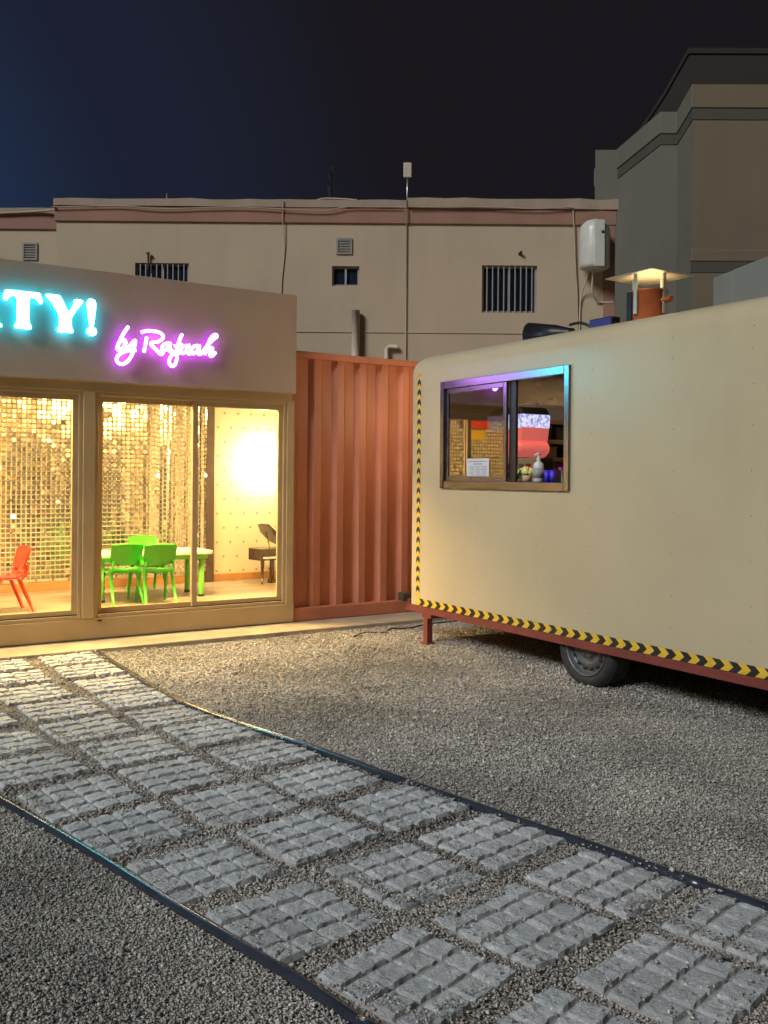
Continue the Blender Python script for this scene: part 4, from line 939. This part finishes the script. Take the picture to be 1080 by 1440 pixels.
for xa, xb, za, zb, yy in ((-.668, -.455, 4.435, 4.653, 0), (-4.987, -4.784, 4.38, 4.618, .25)):
    m = MB(); rect_frame(m, L(xa), L(xb), za, zb, yy - .02, yy + .02, .025); v_ = m.build('vent', M['ventg'], an, local=True)
    m = MB(); m.box(L(xa) + .02, L(xb) - .02, yy - .004, yy + .01, za + .02, zb - .02); m.build('backing', M['ventg'], v_, local=True)
    for k in range(5):
        z = za + .04 + k * .035; m = MB(); m.box(L(xa) + .025, L(xb) - .025, yy - .016, yy - .006, z, z + .012); m.build('slat', M['ventg'], v_, local=True)
m = MB(); m.tube([(L(-.395), -.075, 2.6), (L(-.395), -.075, 3.67)], .055, 14); m.build('pipe', M['pvc'], an, local=True)
m = MB(); m.tube([(L(.02), -.05, 2.9), (L(.02), -.05, 3.16), (L(.05), -.05, 3.19), (L(.16), -.05, 3.19)], .03, 10); m.build('pipe', M['pvc'], an, local=True)
m = MB(); m.tube([(L(.277), -.02, 2.4), (L(.277), -.02, 4.85), (L(.277), -.065, 4.88), (L(.277), -.065, 5.15)], .008, 8); m.build('conduit', M['cablew'], an, local=True)
def wire(pts, r=.008, mt='cablew'):
    m = MB(); m.tube(catmull([(L(x), y, z) for x, y, z in pts], 5), r, 6); m.build('cable', M[mt], an, local=True)
wire([(-1.38, -.06, 5.14), (-1.39, -.05, 4.9), (-1.36, -.015, 4.5), (-1.40, -.012, 4.0), (-1.38, -.012, 3.5), (-1.36, -.012, 2.9)], .007)
wire([(-4.5, -.07, 5.02), (-3.6, -.07, 5.045), (-3.0, -.07, 5.01), (-2.0, -.07, 5.04), (-.9, -.075, 5.0), (-.5, -.075, 5.055), (.2, -.075, 5.06)], .008)
wire([(.3, -.08, 5.06), (1.2, -.08, 5.07), (2.0, -.08, 5.05), (2.5, -.08, 5.08)], .008)
wire([(-1.1, .3, 5.18), (-.9, .3, 5.27), (-.65, .25, 5.26), (-.4, .1, 5.2)], .012)
wire([(2.50, -.05, 5.15), (2.52, -.04, 4.9), (2.55, -.03, 4.3), (2.58, -.02, 3.9), (2.60, -.02, 3.1)], .010)
wire([(-7, .18, 5.02), (-5.5, .18, 5.0), (-4.6, .15, 5.04), (-4.45, -.07, 5.03)], .014)
# lamp arm stubs on the wall
m = MB(); m.tube([(L(1.80), 0, 4.46), (L(1.815), -.06, 4.47)], .02, 8); m.build('bracket', M['cable'], an, local=True)
m = MB(); m.tube([(L(-3.19), -.03, 4.2), (L(-3.19), -.03, 4.40), (L(-3.19), -.05, 4.42)], [.012, .012, .028], 8); m.build('bracket', M['cable'], an, local=True)
# roof antennas
x, y = W(.285, BD + .1)
t = thing('antenna_mast', (x, y, 5.1), 'thin mast with small panel antenna on the parapet of the cream building', 'antenna', None, -TH)
m = MB(); m.tube([(0, 0, 0), (0, 0, .62)], .014, 8); m.build('mast', M['alu'], t, local=True)
m = MB(); m.box(-.055, .055, -.05, -.015, .40, .60); m.build('panel', M['pvc'], t, local=True, bevel=.008)
x, y = W(-.89, BD + 2.2)
t = thing('roof_mast', (x, y, 5.15), 'dark narrow mast with frayed top rising behind the parapet', 'mast', None, -TH)
m = MB(); m.tube([(0, 0, 0), (.01, 0, 1.15)], .016, 8); m.build('pole', M['cable'], t, local=True)
m = MB()
for k in range(40):
    z = .72 + .42 * random.random(); q = random.uniform(0, 6.28); p = Vector((0, 0, z)); d = Vector((math.cos(q) * .06, math.sin(q) * .06, .12)); s_ = Vector((.006, 0, 0)); m.add([p - s_, p + s_, p + d], [(0, 1, 2)])
m.build('fronds', M['cable'], t, local=True, kind='stuff')
x, y = W(-3.05, BD + .4)
t = thing('aerial_rod', (x, y, 5.1), 'short pale rod standing on the cream parapet', 'aerial', None, -TH)
m = MB(); m.tube([(0, 0, 0), (0, 0, .26)], [.012, .008], 8); m.build('rod', M['pvc'], t, local=True); m = MB(); m.lathe([(.03, 0), (.03, .05), (.001, .055)], (0, 0, 1), (0, 0, 0), 10); m.build('foot', M['pvc'], t, local=True)
# water heater
x, y = W(2.762, BD - .22)
t = thing('water_heater', (x, y, 4.20), 'white wall-hung water heater at the end of the cream building', 'water heater', None, -TH)
m = MB(); pr = [(.001, .0), (.14, .0), (.195, .03), (.20, .06), (.20, .50), (.185, .58), (.13, .64), (.06, .665), (.001, .67)]; m.lathe(pr, (0, 0, 1), (0, 0, 0), 28); m.build('tank', M['heater'], t, local=True)
m = MB(); m.box(-.05, .09, -.206, -.17, .01, .62); m.build('front_strip', M['heater'], t, local=True, bevel=.01)
m = MB(); m.lathe([(.001, .0), (.022, .0), (.022, .008), (.001, .01)], (0, -1, 0), (.06, -.204, .46), 12); m.build('dial', M['brownpost'], t, local=True)
m = MB(); m.box(-.10, .10, .10, .225, .12, .17).box(-.10, .10, .10, .225, .48, .53); m.build('wall_bracket', M['bar'], t, local=True)
m = MB(); m.tube(catmull([(-.02, 0, .01), (-.02, .02, -.1), (.0, .10, -.28), (.10, .19, -.38), (.30, .205, -.38)], 5), .012, 8); m.build('hose', M['pvc'], t, local=True)
m = MB(); m.tube(catmull([(-.08, 0, .01), (-.10, .08, -.15), (-.14, .19, -.35), (-.15, .205, -1.0)], 5), .010, 8); m.build('hose', M['pvc'], t, local=True)

# ---- tall building beyond
bx, by = W(5.5, 16)
tb = thing('tall_building', (bx, by, 0), 'tall grey building with stepped facade and moulded parapet rising behind the trailer', 'building', None, -TH)
def T(p): return (p[0] - 5.5, p[1] - 16)
plan = [(4.93, 14.95), (11, 14.9), (11, 22), (5.4, 22), (4.29, 19.08), (4.755, 16.085), (5.037, 16.08)]
def offs(pl, d):                                            # push the four visible corners outwards
    return [(x - d if x < 9 else x, y - d if y < 21 else y) for x, y in pl]
m = MB(); P_ = [T(p) for p in plan]; n = len(P_)
zt = 7.25
m.v = [(x, y, 0) for x, y in P_] + [(x, y, zt) for x, y in P_]
for i in range(n):
    m.f.append((i, (i + 1) % n, n + (i + 1) % n, n + i)); m.m.append(1 if i == 0 else 0); m.sm.append(False)
m.build('wall', [M['grayb'], M['brownb']], tb, local=True)
m = MB(); m.prism([T(p) for p in offs(plan, .012)], 7.24, 7.43); m.build('moulding', M['graymould'], tb, local=True)
m = MB(); m.prism([T(p) for p in offs(plan, .03)], 7.425, 7.80); m.m[0] = 1; m.build('parapet', [M['grayb'], M['brownb']], tb, local=True, bevel=.01)
m = MB(); m.prism([T(p) for p in [(4.90, 14.925), (11, 14.88), (11, 15.1), (4.95, 15.1)]], 4.95, 5.15); m.build('string_course', M['brownb'], tb, local=True, bevel=.02)
m = MB(); m.prism([T(p) for p in [(4.92, 14.94), (11, 14.89), (11, 15.1), (4.95, 15.1)]], 4.78, 4.952); m.build('string_course', M['graymould'], tb, local=True)
m = MB(); m.prism([T(p) for p in [(4.03, 17.92), (4.8, 17.90), (4.8, 18.2), (4.12, 18.2)]], 0, 7.79); m.build('corner_block', M['grayb'], tb, local=True)
bx, by = W(8, 20)
ub = thing('roof_storey', (bx, by, 0), 'dark brown upper storey standing behind the grey parapet', 'building', None, -TH)
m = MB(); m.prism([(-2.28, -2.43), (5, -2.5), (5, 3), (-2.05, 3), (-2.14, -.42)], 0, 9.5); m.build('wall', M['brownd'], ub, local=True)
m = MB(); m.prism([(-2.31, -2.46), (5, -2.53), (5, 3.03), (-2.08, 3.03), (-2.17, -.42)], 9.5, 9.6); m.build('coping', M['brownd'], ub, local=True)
# pale boundary wall behind the trailer
bx, by = W(4.36, 10.58)
bw = thing('boundary_wall', (bx, by, 0), 'pale green plastered boundary wall with end pier behind the trailer', 'wall', None, -TH)
d = Vector((4.14 - 4.36, 11.726 - 10.58, 0)); d.normalize(); nrm = Vector((d.y, -d.x, 0))
def wallseg(a, b, w, z, name, mt):
    p = [d * a, d * b, d * b + nrm * w, d * a + nrm * w]; m = MB(); pts = [(q.x, q.y) for q in p]
    if (pts[1][0] - pts[0][0]) * (pts[2][1] - pts[1][1]) - (pts[1][1] - pts[0][1]) * (pts[2][0] - pts[1][0]) < 0: pts = pts[::-1]
    m.prism(pts, 0, z); m.build(name, M[mt], bw, local=True, bevel=.01)
wallseg(-6, .72, .2, 4.0, 'wall', 'palewall'); wallseg(.72, 1.17, .24, 3.995, 'pier', 'palewall')
